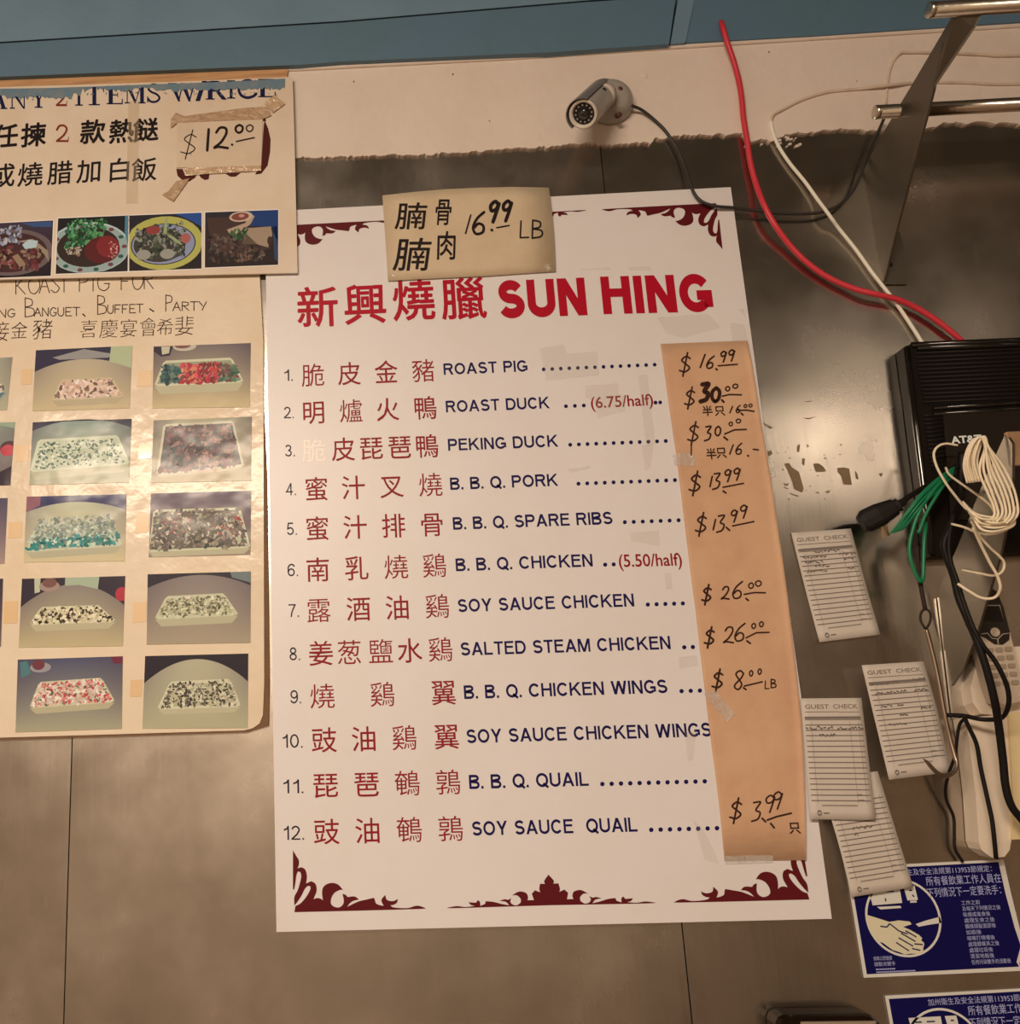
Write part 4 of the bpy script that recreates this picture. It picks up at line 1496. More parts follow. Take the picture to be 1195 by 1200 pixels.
def inner(t, m=.04):
    a, c_, e, f = t
    return [(a[0] + m, a[1] + m * 1.3), (c_[0] - m, c_[1] + m * 1.3), (e[0] - m, e[1] - m), (f[0] + m, f[1] - m)]


PALE = [(206, 192, 158), (190, 178, 142), (216, 204, 172)]
T = [(.27, .5), (.82, .5), (.93, .82), (.2, .84)]
food_photo([(42, 410.5), (155, 405), (151.7, 478.3), (37.8, 481.8)], 'photo print of tray of pale pink chunks before a dark arched background', dict(
    table=((200, 176, 130), (176, 158, 132)), arc=(.18, .36), back=(44, 38, 60), glow=(146, 138, 130), props=[([(.78, 0), (1, 0), (1, .36), (.77, .24)], (176, 178, 136))],
    tray=T, under=(120, 96, 78), rim=(200, 178, 138), food=[(inner(T, .03), [(224, 186, 160), (208, 170, 142), (230, 200, 176), (214, 176, 150), (120, 92, 76)], 190, .075)]), 1)
T = [(.1, .24), (.82, .22), (.93, .62), (.02, .65)]
food_photo([(180, 406), (293.8, 402), (292.5, 477), (178.3, 478.3)], 'photo print of tray of red and dark green vegetables at top right of poster', dict(
    table=((204, 178, 128), (120, 106, 100)), props=[([(0, .01), (.2, .01), (.17, .16), (.08, .17), (0, .08)], (50, 40, 50)), ([(.08, .01), (.17, .01), (.16, .12), (.09, .14)], (196, 184, 150)), (ell(.32, .02, .12, .07), (196, 180, 156)), (ell(.3, .0, .085, .05), (126, 80, 74))],
    tray=T, under=(150, 150, 118), rim=(206, 196, 158), drop=.13, food=[([(.1, .34), (.3, .34), (.28, .6), (.08, .61)], [(44, 78, 78), (56, 96, 92), (34, 56, 62), (96, 110, 92)], 60, .085),
          ([(.3, .32), (.7, .3), (.66, .6), (.28, .6)], [(186, 54, 64), (206, 84, 80), (216, 128, 100), (160, 40, 54), (120, 62, 56)], 110, .085),
          ([(.64, .34), (.84, .34), (.88, .57), (.66, .6)], [(92, 122, 92), (110, 66, 64), (60, 92, 70), (140, 90, 80)], 60, .08)]), 2)
T = [(.06, .28), (.88, .25), (1.0, .72), (.0, .8)]
food_photo([(38.3, 495), (154.2, 490.8), (150.8, 565.4), (34.2, 568.3)], 'photo print of wide tray of pale rice flecked with dark green herbs', dict(
    table=((176, 168, 132), (140, 152, 136)), arc=(-.02, .14), back=(56, 50, 66), tray=T, under=(192, 192, 156), rim=(202, 200, 166), drop=.12,
    food=[(inner(T), [(204, 204, 172), (192, 194, 160), (212, 210, 180)], 90, .06), (inner(T), [(70, 100, 84), (90, 116, 96), (58, 84, 74)], 120, .042)]), 3)
T = [(.1, .07), (.82, .05), (.93, .78), (.05, .88)]
food_photo([(180, 492.5), (295, 488.3), (293.8, 563.3), (177, 565.8)], 'photo print of rounded tray of purple-brown meat and dark leaves seen from above', dict(
    table=((168, 150, 112), (176, 166, 130)), tray=T, under=(70, 66, 62), rim=(200, 188, 156), drop=.04,
    food=[(inner(T), [(98, 70, 70), (120, 86, 82), (76, 60, 58), (60, 72, 66), (150, 112, 98)], 210, .09), ([(.14, .2), (.3, .15), (.3, .8), (.12, .8)], [(54, 74, 68), (70, 90, 80)], 50, .09),
          ([(.45, .5), (.7, .5), (.66, .84), (.45, .84)], [(172, 124, 104), (190, 146, 122)], 26, .08), ([(.66, .12), (.8, .12), (.82, .4), (.68, .4)], [(46, 72, 62), (60, 88, 74)], 24, .09)]), 4)
T = [(.1, .42), (.88, .36), (.97, .78), (.02, .85)]
food_photo([(31.3, 582), (148.3, 579), (145.8, 657.5), (27.5, 659)], 'photo print of heaped pale noodles over teal green greens on round table', dict(
    table=((208, 186, 138), (184, 182, 150)), arc=(.1, .24), back=(46, 46, 86), props=[([(0, 0), (.14, 0), (.14, .14), (0, .24)], (138, 84, 92))],
    tray=T, under=(120, 130, 112), rim=(196, 190, 156), drop=.1,
    food=[([(.12, .36), (.86, .3), (.92, .6), (.08, .66)], [(172, 174, 148), (150, 154, 132), (188, 186, 160), (112, 120, 104)], 190, .06),
          ([(.06, .6), (.92, .56), (.94, .74), (.02, .82)], [(38, 122, 112), (52, 136, 122), (30, 100, 96), (188, 196, 168)], 120, .065)]), 5)
T = [(.03, .26), (.9, .26), (1.0, .9), (-.02, .92)]
food_photo([(176.7, 578.3), (294.2, 575), (293.3, 650), (174.2, 653)], 'photo print of big tray of brown stir-fry with red pepper strips', dict(
    table=((150, 128, 104), (92, 72, 88)), tray=T, under=(96, 84, 70), rim=(200, 192, 154), drop=.08,
    food=[(inner(T, .02), [(96, 86, 72), (126, 108, 92), (72, 76, 66), (176, 166, 138), (150, 132, 108), (88, 66, 58)], 240, .07),
          ([(.1, .4), (.4, .3), (.4, .6), (.1, .7)], [(136, 66, 62), (160, 84, 76), (190, 176, 148)], 36, .07), ([(.62, .4), (.9, .4), (.92, .75), (.66, .75)], [(156, 50, 50), (178, 66, 62), (196, 186, 160)], 34, .06)]), 6)
T = [(.18, .42), (.78, .41), (.92, .66), (.1, .68)]
food_photo([(25.8, 678.3), (146.7, 675), (143.8, 757), (21.7, 759)], 'photo print of cream dish with dark brown mushrooms in small foil tray', dict(
    table=((190, 168, 122), (126, 114, 106)), arc=(.1, .42), back=(46, 34, 46), props=[([(.42, 0), (.75, 0), (.74, .18), (.55, .11), (.42, .12)], (164, 172, 140)), ([(.12, 0), (.18, 0), (.18, .2), (.13, .22)], (186, 184, 150)), (ell(.27, .12, .1, .08), (160, 130, 116)), (ell(.27, .07, .07, .07), (120, 78, 66)), (ell(.97, .26, .06, .1), (176, 44, 60))],
    tray=T, under=(176, 158, 116), rim=(202, 190, 150), drop=.09, food=[(inner(T, .02), [(208, 190, 148), (220, 204, 164)], 90, .06), (inner(T, .02), [(58, 42, 32), (82, 62, 44), (44, 34, 28)], 70, .06)]), 7)
T = [(.17, .32), (.76, .3), (.88, .62), (.08, .65)]
food_photo([(173, 673), (293.8, 669.6), (293.3, 753.3), (171.7, 755.4)], 'photo print of foil tray of pale noodles below the brown stir-fry print', dict(
    table=((166, 146, 116), (132, 116, 108)), arc=(.03, .2), back=(40, 32, 42), props=[([(.8, 0), (1, 0), (1, .16), (.82, .08)], (108, 116, 110))],
    tray=T, under=(176, 168, 130), rim=(198, 190, 152), drop=.1, food=[(inner(T, .03), [(198, 188, 148), (186, 176, 136), (210, 200, 164)], 90, .06), (inner(T, .03), [(110, 104, 72), (84, 82, 62), (130, 118, 86)], 100, .045)]), 8)
T = [(.2, .32), (.82, .29), (.93, .64), (.13, .68)]
food_photo([(20.8, 773), (143.8, 769), (142.5, 854), (18, 858.3)], 'photo print of foil tray of pale rice with red bits on dark blue-grey table', dict(
    table=((166, 154, 120), (76, 74, 94)), props=[([(.02, .04), (.09, .02), (.13, .2), (.04, .26)], (76, 116, 112)), (ell(.22, .12, .1, .07), (150, 140, 136)), (ell(.2, .08, .06, .075), (110, 52, 58)), ([(.88, 0), (1, 0), (1, .1), (.92, .1)], (110, 34, 56))],
    tray=T, under=(196, 166, 140), rim=(196, 184, 146), drop=.08, food=[(inner(T, .02), [(214, 188, 160), (222, 200, 176)], 90, .06), (inner(T, .02), [(186, 70, 70), (206, 110, 100), (92, 96, 76), (200, 90, 84)], 110, .045)]), 9)
T = [(.24, .36), (.84, .34), (.93, .72), (.14, .74)]
food_photo([(170, 768.8), (290.8, 765.8), (290, 853), (166.7, 854)], 'photo print of tray of grey-flecked noodles at bottom right corner of poster', dict(
    table=((176, 164, 126), (178, 166, 134)), arc=(.06, .38), back=(34, 26, 36), tray=T, under=(180, 166, 132), rim=(206, 194, 156), drop=.07,
    food=[(inner(T, .02), [(206, 192, 156), (192, 178, 142)], 90, .06), (inner(T, .02), [(84, 78, 62), (66, 62, 52), (108, 98, 78)], 140, .045)]), 10)
# the column cut by the picture's left edge
T = [(-.2, .6), (.9, .5), (.98, .72), (.8, .98)]
food_photo([(-100, 424), (14.5, 418.5), (8, 480.5), (-104, 485)], 'partly seen photo print with blue bowl edge at upper left of poster', dict(
    table=((176, 166, 130), (190, 184, 146)), tray=T, under=(96, 112, 112), rim=(130, 146, 140), food=[([(.7, .5), (.94, .5), (.94, .66), (.8, .7)], [(206, 190, 160), (92, 84, 76)], 26, .06)]), 11)
T = [(-.2, .3), (.8, .4), (.9, .7), (.7, .8)]
food_photo([(-100, 498), (17.5, 494.5), (12, 568.5), (-104, 573)], 'partly seen photo print with red chair behind purple table at left of poster', dict(
    table=((120, 98, 96), (160, 170, 140)), arc=(.0, .1), back=(150, 160, 130), props=[(ell(.96, .42, .09, .12), (74, 40, 46)), (ell(.95, .45, .075, .09), (190, 56, 70)), ([(.6, 1), (1, .7), (1, 1)], (52, 36, 46))],
    tray=T, under=(110, 92, 90), rim=(124, 104, 100), food=[([(.3, .5), (.7, .5), (.7, .7), (.4, .7)], [(150, 130, 110)], 20, .06)]), 12)
T = [(-.2, .3), (.7, .4), (.8, .7), (.6, .8)]
food_photo([(-104, 587), (9, 583.5), (5, 660.5), (-108, 665)], 'partly seen photo print with grey-purple background at left of poster', dict(
    table=((168, 136, 120), (80, 74, 96)), tray=T, under=(120, 100, 96), rim=(150, 130, 110), food=[([(.3, .5), (.7, .5), (.7, .7), (.4, .7)], [(150, 130, 110)], 20, .06)]), 13)
T = [(-.2, .3), (.7, .4), (.8, .7), (.6, .8)]
food_photo([(-108, 682), (3.5, 678), (1, 758), (-112, 762)], 'sliver of dark photo print beside the tray with brown mushrooms', dict(
    table=((120, 98, 90), (46, 34, 44)), tray=T, under=(120, 100, 96), rim=(150, 130, 110), food=[([(.3, .5), (.7, .5), (.7, .7), (.4, .7)], [(150, 130, 110)], 20, .06)]), 14)

# ================================================================== SECURITY CAMERA
base = W(713, 123, .005)
secam = thing('security_camera', base, 'small white bullet security camera mounted on cream plaster band', 'security camera')
b = MB()
b.lathe(base, (0, -1, 0), [(0, .036), (.006, .036), (.010, .035), (.018, .0325), (.024, .028), (.027, .020), (.028, .004)], 40)
b.build('mount', CAM_GREY, secam, True)
pb = W(706, 112, .040)
pf = W(683, 134, .098)
ax = (pf - pb).normalized()
Lb = (pf - pb).length
b = MB()
b.lathe(pb, ax, [(-.012, .010), (-.010, .016), (-.004, .020), (.006, .0215), (Lb - .004, .0215), (Lb - .001, .021)], 40, capb=False)
b.build('body', CAM_GREY, secam, True)
b = MB()
b.lathe(pb, ax, [(Lb - .006, .0205), (Lb, .0205), (Lb + .001, .0195), (Lb, .0165), (Lb - .004, .0155)], 40, capa=False, capb=False)
b.build('front_ring', CAM_WHITE, secam, True)
b = MB()
b.lathe(pb, ax, [(Lb - .004, .0158), (Lb - .0035, .0005)], 40, capa=False)
face = b.build('lens_face', CAM_FACE, secam)
b = MB()
b.lathe(pb, ax, [(Lb - .0036, .0078), (Lb - .001, .0074), (Lb + .0008, .005), (Lb + .0012, .0006)], 24)
b.build('lens', CAM_LENS, face, True)
u = ax.orthogonal().normalized()
w_ = ax.cross(u)
for k in range(12):
    a = k * math.pi / 6 + .2
    b = MB()
    b.lathe(pb + ax * (Lb - .0036) + (u * math.cos(a) + w_ * math.sin(a)) * .0117, ax, [(0, .0016), (.0008, .0013), (.0012, .0003)], 8)
    b.build('led', LED, face, True)
# sunshield arched over the barrel
b = MB()
upv = (Vector((0, 0, 1)) - ax * ax.z).normalized()
sd = ax.cross(upv)
N = 18
vis = 1 if sd.dot(right) > 0 else -1
prof = []
for (r, h) in ((.0228, -.008), (.0240, .0), (.0240, Lb + .004), (.0226, Lb + .004), (.0226, -.006)):
    ring = []
    for k in range(N + 1):
        a = math.radians(-118 + 160 * k / N) * vis
        ring.append(pb + ax * h + (upv * math.cos(a) + sd * math.sin(a)) * r)
    prof.append(ring)
for A, B_ in zip(prof, prof[1:] + prof[:1]):
    b.add(A + B_, [(k, k + 1, N + 2 + k, N + 1 + k) for k in range(N)])
b.build('sunshield', CAM_DARK, secam, True)
for p in ((727, 104), (725.5, 134.8)):
    b = MB()
    c0 = W(*p, .0312)
    rad = c0 - base
    rad.y = 0
    b.lathe(c0, (rad.normalized() * .5 + Vector((0, -1, 0))).normalized(), [(-.008, .0040), (.001, .0040), (.002, .003), (.0022, .0005)], 14)
    b.build('screw', RUST, secam, True)
# round pivot cover on the viewer's side of the barrel
b = MB()
pc = W(707, 112, .058)
b.lathe(pc, (CAM - pc + Vector((.25, 0, .15))).normalized(), [(-.012, .0165), (.004, .0165), (.0075, .0145), (.0085, .010), (.0085, .0005)], 28)
b.build('pivot_cover', CAM_WHITE, secam, True)
# small maker mark on the barrel side: pale plate with a short dark dash
b = MB()
for A, B_ in (((697, 114), (704, 112)),):
    pass
c0 = pb + ax * (Lb * .30)
sidev = (sd * -1 if (pb + sd - CAM).length > (pb - sd - CAM).length else sd)
view = (CAM - c0).normalized()
nv_ = (view - ax * view.dot(ax)).normalized()
tv = ax.cross(nv_)
for a0, a1, h0, h1 in ((.1, .35, .0, .010),):
    pts = []
    for h, a in ((h0, a0), (h1, a0), (h1, a1), (h0, a1)):
        pts.append(c0 + ax * h + (nv_ * math.cos(a) + tv * math.sin(a)) * .0219)
    b.add(pts, [(0, 1, 2, 3)])
b.build('mark', CAM_FACE, secam)
b = cable([(737, 123, .020), (742, 124.5, .019), (752, 129, .014), (766, 140, .010), (780, 154, .008), (793, 174, .008), (803, 197, .010), (809, 215, .014), (813, 226, .016), (822, 236, .017), (838, 241.5, .017),
           (860, 243.5, .014), (885, 247, .012), (915, 250, .012), (945, 250.5, .012), (965, 248, .012), (982, 241, .012), (996, 228, .012), (1006, 210, .014), (1013, 190, .016), (1020, 172, .018), (1030, 152, .02), (1036, 138, .02)], .0023)
tag(b.build('camera_cable', DARK_CABLE, smooth=True), 'thin dark cable running from security camera past menu board corner to shelf bracket', 'cable')

# ================================================================== CABLES ON THE WALL
b = cable([(845, 26, .013), (847, 33, .022), (852, 50, .021), (859, 70, .016), (865, 92, .013), (868.5, 112, .012), (871, 138, .011), (875, 163, .010), (879, 190, .009), (885.5, 215, .010), (895, 240, .018), (908, 264, .018), (925, 287, .012),
           (947, 309, .010), (972, 326, .010), (1000, 338, .013), (1025, 344.5, .018), (1050, 350.5, .016), (1072, 360, .012), (1095, 374, .011), (1118, 392, .010), (1135, 408, .008)], .0041, n=12)
tag(b.build('red_cable', RED_CABLE, smooth=True), 'thick red cable curving from teal board down to black modem box', 'cable')
b = cable([(1420, 88, .0062), (1195, 98.5, .0062), (1130, 97, .0062), (1075, 97, .0065), (1050, 99, .0105), (1038, 100.5, .0105), (1025, 102, .009), (1000, 105, .0062), (970, 108, .0062), (940, 117, .0062), (915, 129.5, .0065), (906, 134.5, .0068), (903, 142, .007)], .0024, n=10)
b.mi = [1] * len(b.mi)
cable([(903, 142, .007), (905.5, 155, .0065), (912, 171, .006), (925, 191, .006), (943, 213, .007), (958, 234, .009), (967, 246, .0175), (975, 257, .016), (983, 268, .009), (1003, 293, .006), (1020, 317, .006), (1034, 335, .007), (1042, 345, .009), (1058, 367, .006), (1075, 393, .006), (1085, 410, .006)], .0026, b, n=10)
tag(b.build('white_cable', [WHITE_CABLE, PAINTED_CABLE], smooth=True), 'thin white cable stapled along plaster band then hanging diagonally to modem', 'cable')
b = cable([(1420, 56, .007), (1195, 65, .007), (1150, 64, .007), (1100, 62, .007), (1062, 61.5, .007), (1055, 62.5, .007), (1047, 71, .0055), (1041.5, 86, .0052), (1039, 104, .0052), (1037.5, 122, .0055)], .0022, n=10)
tag(b.build('painted_cable', PAINTED_CABLE, smooth=True), 'cable painted over with the wall, bending down behind lower steel rod', 'cable')

# ================================================================== TUBE SHELF (top right)
X0 = W(1035, 333, .002).x


def bracket_plate(pts, x0, th=.003):
    bb = MB()
    P = [WX(x, y, x0) for x, y in pts]
    bb.prism(P, th, axis=Vector((1, 0, 0)))
    return bb


tipA = WX(1115.5, 21.8, X0)
shelf = thing('tube_shelf', W(1035, 333, 0), 'steel tube shelf with slanting triangular bracket at top right of wall', 'shelf')
pl = [(1009, 205), (1032, 160), (1075, 88), (1112, 25), (1115, 18), (1120.5, 15.5), (1113, 32), (1105.5, 50), (1098, 80), (1093.7, 105), (1085.4, 137), (1077, 168), (1068.6, 199), (1059, 236), (1048, 278), (1035, 333), (1029, 318), (1025, 292), (1017, 246), (1012, 228)]
bracket = bracket_plate(pl, X0).build('bracket', BRACKET, shelf)
# folded front flange
b = MB()
f0 = WX(1120.5, 15.5, X0)
f1 = WX(1093.7, 105, X0)
dy = -(f0.y)
g0 = W(1152, 12.5, dy)
g1 = W(1099, 97, -f1.y * 1.0)
tpt = WX(1105.5, 50, X0)
P = [f0, g0, W(1143, 32, dy * .97), g1, f1, tpt]
b.prism(P, .002)
b.build('bracket_flange', BRACKET, bracket)
b = MB()
sheet_px(b, [(1049, 274), (1054, 271), (1058, 286), (1062, 308), (1063, 333), (1034, 333), (1041, 305)], .004, .003)
fl = b.build('wall_flange', BRACKET, bracket)
b = MB()
b.lathe(W(1043, 310.5, .004), (0, -1, 0), [(-.001, .0034), (.0015, .003), (.002, .001)], 12)
b.build('screw', GAP, fl, True)
rod1 = WX(1120, 10, X0)
rod2 = WX(1052, 130, X0)
for c0, pl0, r in ((rod1, (1090, 12), .0096), (rod2, (1026.5, 131), .0094)):
    xa = W(*pl0, -c0.y).x
    b = MB()
    b.tube([Vector((xa, c0.y, c0.z)), Vector((1.9, c0.y, c0.z))], r, 24)
    rod = b.build('rod', CHROME, shelf, True)
    b = MB()
    b.lathe((xa, c0.y, c0.z), (1, 0, 0), [(-.0025, r * .8), (-.002, r * 1.0), (.003, r * 1.02), (.0035, r)], 24)
    b.build('end_cap', CHROME, rod, True)

# ================================================================== MODEM
DM = .026
modem = thing('modem', W(1130, 600, 0), 'black ribbed wall modem box with silver letters behind coiled cable', 'modem')
mq = [(1060, 406), (1068, 403), (1195, 397.5), (1330, 391), (1352, 640), (1090, 652), (1086, 600)]
b = MB()
front = [W(x, y, DM) for x, y in mq]
back = [W(x, y, DM) + Vector((0, DM - .002, 0)) for x, y in mq]
b.loft(back, front)
b.build('housing', MODEM, modem)
b = MB()


def rim(pts, r):
    b.tube([W(x, y, DM + .001) for x, y in pts], r, 10)


rim([(1068, 404.5), (1195, 399), (1330, 393)], .0045)
rim([(1074, 408), (1195, 403.5), (1330, 397)], .0045)
rim([(1093, 478.5), (1195, 472), (1330, 464)], .0035)
rim([(1093, 485.5), (1195, 479), (1330, 471)], .0035)
rim([(1062, 408), (1073, 500), (1086, 600), (1092, 650)], .004)
b.build('rim', MODEM_RIM, modem, True)
b = MB()
sheet_px(b, [(1074, 412), (1330, 400), (1330, 462), (1083, 475)], DM + .0004, .0003)
sheet_px(b, [(1083, 488), (1104, 487), (1112, 552), (1092, 553)], DM + .0004, .0003)
b.build('grille_recess', MODEM_GRILLE, modem)
b = MB()
for k in range(13):
    y = 414 + k * 4.75
    xl = 1073 + k * .75
    b.tube([W(xl, y, DM + .001), W(1330, y - 11, DM + .001)], .0013, 6)
b.build('grille', MODEM_PANEL, modem, True)
b = MB()
for k in range(13):
    y = 487 + k * 4.9
    xl = 1082 + k * .7
    b.tube([W(xl, y, DM + .001), W(xl + 20, y - .9, DM + .001)], .0013, 6)
b.build('side_grille', MODEM_PANEL, modem, True)
b = MB()
sheet_px(b, [(1105, 485), (1195, 480.5), (1330, 473), (1340, 600), (1114, 610)], DM + .003, .003)
pan = b.build('name_panel', MODEM_PANEL, modem)
b = MB()
text_line(b, 'AT&T', (1114.8, 520), (1151, 517.5), 8.2, DM + .0033, .035)
b.build('logo_lettering', LOGO, pan)

# ================================================================== SECOND BRACKET, PHONE, WALL BOX
X1 = W(1113, 806, .002).x
lower = thing('shelf_bracket', W(1113, 806, 0), 'grey steel gusset bracket holding cable coil below black modem', 'bracket')
pl = [(1100, 690), (1122, 640), (1150, 570), (1168, 530), (1178, 508), (1186, 520), (1186, 560), (1180, 610), (1172, 650), (1160, 690), (1145, 740), (1128, 785), (1113, 806), (1106, 765)]
b2 = bracket_plate(pl, X1)
plate = b2.build('plate', BRACKET, lower)
f0 = WX(1180, 506, X1)
f1 = WX(1186, 545, X1)
b = MB()
b.add([f0, Vector((f0.x + .028, f0.y, f0.z)), Vector((f1.x + .028, f1.y, f1.z)), f1], [(0, 1, 2, 3)])
b.prism([f0, Vector((f0.x + .028, f0.y, f0.z)), Vector((f1.x + .028, f1.y, f1.z)), f1], .006)
b.build('front_flange', LIT_FLANGE, plate)
b = MB()
sheet_px(b, [(1100, 700), (1106, 704), (1128, 786), (1141, 784), (1152, 838), (1117, 842)], .006, .004)
b.build('wall_flange', steel_mat('bright_flange', (.66, .62, .57), .34), plate)

DB = .030
box = thing('wall_box', W(1165, 1008, 0), 'cream plastic box with chipped lower edge on right wall under the phone', 'box')
b = MB()
pts = [(1131, 842), (1181, 836), (1186, 930), (1186, 960), (1186, 978), (1183, 996), (1177, 1004), (1163, 1005.5), (1156, 1001), (1150, 996), (1147, 988), (1143, 930), (1137, 880)]
fr = [W(x, y, DB) for x, y in pts]
b.loft([p + Vector((0, DB - .0015, 0)) for p in fr], fr)
b.build('side_shell', CREAM, box)
b = MB()
pts = [(1181.5, 836), (1195, 834), (1330, 824), (1338, 975), (1186, 984), (1187, 930)]
fr = [W(x, y, DB + .004) for x, y in pts]
b.loft([p + Vector((0, DB, 0)) for p in fr], fr)
b.build('front_cover', CREAM_YELLOW, box)

phone = thing('cordless_phone', W(1170, 850, DB), 'silver cordless phone with dark screen lying in its cream cradle', 'phone')
DPh = .048
pb_ = [(1137, 806), (1142, 786), (1152, 765), (1162, 760), (1262, 752), (1270, 828), (1195, 834), (1165, 838), (1149, 836), (1140, 824)]
fr = [W(x, y, DPh - .02) for x, y in pb_]
b = MB()
b.loft([W(x, y, DPh - .02) + Vector((0, .026, -.003)) for x, y in pb_], fr)
b.build('cradle', CREAM, phone)
hs = [(1157, 691), (1163, 689), (1168, 692), (1176, 712), (1183, 740), (1187, 756), (1195, 790), (1201, 812), (1196, 822), (1178, 826), (1166, 822), (1160, 806), (1153, 780), (1147, 755), (1143, 738), (1145, 726), (1151, 706)]
fr = [W(x, y, DPh) for x, y in hs]
cen = sum(fr, Vector()) / len(fr)
b = MB()
mid = [p + Vector((0, .006, 0)) + (p - cen) * .06 for p in fr]
bk = [p + Vector((0, .018, 0)) + (p - cen) * .02 for p in fr]
b.loft(mid, fr, capA=False)
b.loft(bk, mid, capB=False)
handset = b.build('handset', PHONE_GREY, phone, False)
b = MB()
sheet_px(b, [(1157, 692), (1163, 690), (1168, 693), (1176, 712), (1183, 740), (1182.5, 750), (1175, 755.5), (1165, 755), (1155, 748), (1147, 744), (1144, 738), (1146, 726), (1151, 706)], DPh + .0008, .0007)
top = b.build('handset_top', PHONE_BLACK, handset)
b = MB()
scr = [(1151, 709.5), (1171, 709.5), (1176.5, 729), (1147, 728)]
sheet_px(b, scr, DPh + .0014, .0005)
scn = b.build('screen', mat('phone_screen', (.012, .012, .012), .1), top)
b = MB()
b.tube([W(x, y, DPh + .0016) for x, y in scr], .0008, 6, closed=True)
b.tube([W(x, y, DPh + .0012) for x, y in [(1149, 743), (1157, 742), (1162, 748), (1169, 749), (1175, 743), (1183, 742)]], .0006, 6)
b.tube([W(x, y, DPh + .0012) for x, y in [(1169, 749), (1169.5, 755)]], .0006, 6)
b.build('silver_outline', PHONE_LINE, top, True)
b = MB()
b.lathe(W(1165.5, 741, DPh + .0006), (0, -1, 0), [(0, .0062), (.0018, .0058), (.0022, .004), (.0016, .0035), (.0016, .0004)], 24)
b.build('navigation_key', PHONE_GREY, top, True)
for j in range(5):
    for i in range(3):
        x = 1160.5 + i * 10.6 + j * 2.0
        y = 762 + j * 9.8 - i * .8
        b = MB()
        pts = [W(x + 4.2 * math.copysign(abs(math.cos(a)) ** .5, math.cos(a)), y + 2.8 * math.copysign(abs(math.sin(a)) ** .5, math.sin(a)), DPh + .0016) for a in [k * math.pi / 6 for k in range(12)]]
        b.prism(pts, .0018)
        b.build('key', PHONE_KEY, handset)

# ================================================================== GREEN CABLES, PLUG, CORDS
b = MB()
for k in range(6):
    o = k * 2.1
    cable([(1118 - o * .2, 548 + o, .066), (1100 + o * .3, 560 + o, .072), (1080 + o * .6, 578 + o * .7, .075 + .004 * (k % 2)), (1064 + o * .8, 598 + o * .3, .072 + .004 * (k % 2)), (1053 + o * .9, 613 + o * .2, .066), (1043.5 + o * .9 + 2 * (k % 2), 625 - o * .3, .06)], .0016, b)
cable([(1110, 558, .07), (1094, 574, .078), (1078, 598, .076), (1069, 622, .072), (1065.5, 645, .07), (1070, 666, .068), (1078, 681, .066), (1081.5, 676, .064), (1082, 655, .064), (1083, 630, .064), (1085, 612, .06)], .0025, b)
cable([(1112, 560, .07), (1099, 578, .076), (1085, 602, .074), (1076, 625, .072)], .0022, b)
tag(b.build('green_cable', GREEN_CABLE, smooth=True), 'bunch of green network cables looped beside black modem', 'cable')

plug = thing('power_plug', W(1033, 606, .05), 'black power plug pointing down left beside green cables', 'plug')
pa, pe = W(1050, 593, .06), W(1012, 612, .05)
axp = (pe - pa).normalized()
Lp = (pe - pa).length
b = MB()
up_ = (Vector((0, 0, 1)) - axp * axp.z).normalized()
sdp = axp.cross(up_)
prev = None
for h, a_, c_ in ((-.012, .004, .004), (-.004, .006, .006), (-.003, .009, .008), (.002, .009, .008), (.003, .0115, .009), (Lp * .55, .0155, .011), (Lp * .95, .0155, .011), (Lp * 1.08, .011, .009)):
    ring = []
    for k in range(16):
        an = k * math.pi / 8
        ca, sa = math.cos(an), math.sin(an)
        ring.append(pa + axp * h + up_ * (a_ * math.copysign(abs(ca) ** .6, ca)) + sdp * (c_ * math.copysign(abs(sa) ** .6, sa)))
    if prev:
        b.loft(prev, ring, capA=(h == -.004), capB=(h > Lp))
    prev = ring
b.build('plug_body', BLACK_RUBBER, plug, False)
for dx in (0, 1):
    b = MB()
    p0 = W(1032 + dx * 5, 622 - dx * 3, .052)
    p1 = W(1036 + dx * 5, 631 - dx * 3, .052)
    b.tube([p0 + Vector((0, 0, .008)), p1], .0022, 6)
    b.build('prong', mat('brass_prong', (.55, .42, .25), .3, 1.0), plug)
b = MB()
cable([(1050, 593, .06), (1062, 584, .06), (1078, 574, .058), (1092, 566, .055), (1108, 556, .055), (1122, 545, .055)], .0035, b)
b.build('plug_cord', BLACK_RUBBER, plug, True)

b = MB()
cable([(1127, 530, .05), (1126, 560, .05), (1124, 590, .06), (1115, 615, .085), (1106, 637, .085), (1110, 655, .085), (1117, 675, .09), (1123, 700, .095), (1132, 722, .1), (1145, 752, .105), (1156, 785, .105), (1165, 820, .1),
       (1170, 850, .085), (1175, 890, .075), (1178, 920, .07), (1184, 942, .068), (1195, 958, .066), (1240, 1010, .06)], .0046, b, n=10)
cable([(1118, 600, .088), (1112, 630, .09), (1113, 655, .092), (1121, 680, .097), (1129, 706, .102), (1140, 735, .108), (1152, 757, .11), (1164, 772, .11), (1173, 788, .11), (1180, 805, .106), (1182, 822, .1), (1178, 836, .09), (1170, 842.5, .075), (1150, 843, .06), (1130, 839, .055), (1110, 838, .05)], .0028, b)
cable([(1130, 842, .06), (1124, 850, .05), (1121, 868, .045), (1119, 885, .04), (1112, 905, .03), (1108, 922, .02), (1109, 938, .012), (1117, 957, .008), (1118, 978, .008), (1119, 995, .008), (1128, 1010, .008)], .002, b)
cable([(1129, 838, .062), (1134, 850, .06), (1144, 872, .058), (1149, 900, .056), (1156, 932, .056), (1162, 960, .056), (1165, 985, .055), (1167, 1006, .05)], .0026, b)
tag(b.build('black_power_cord', BLACK_RUBBER, smooth=True), 'tangle of black power cords hanging in front of the cordless phone', 'cord')

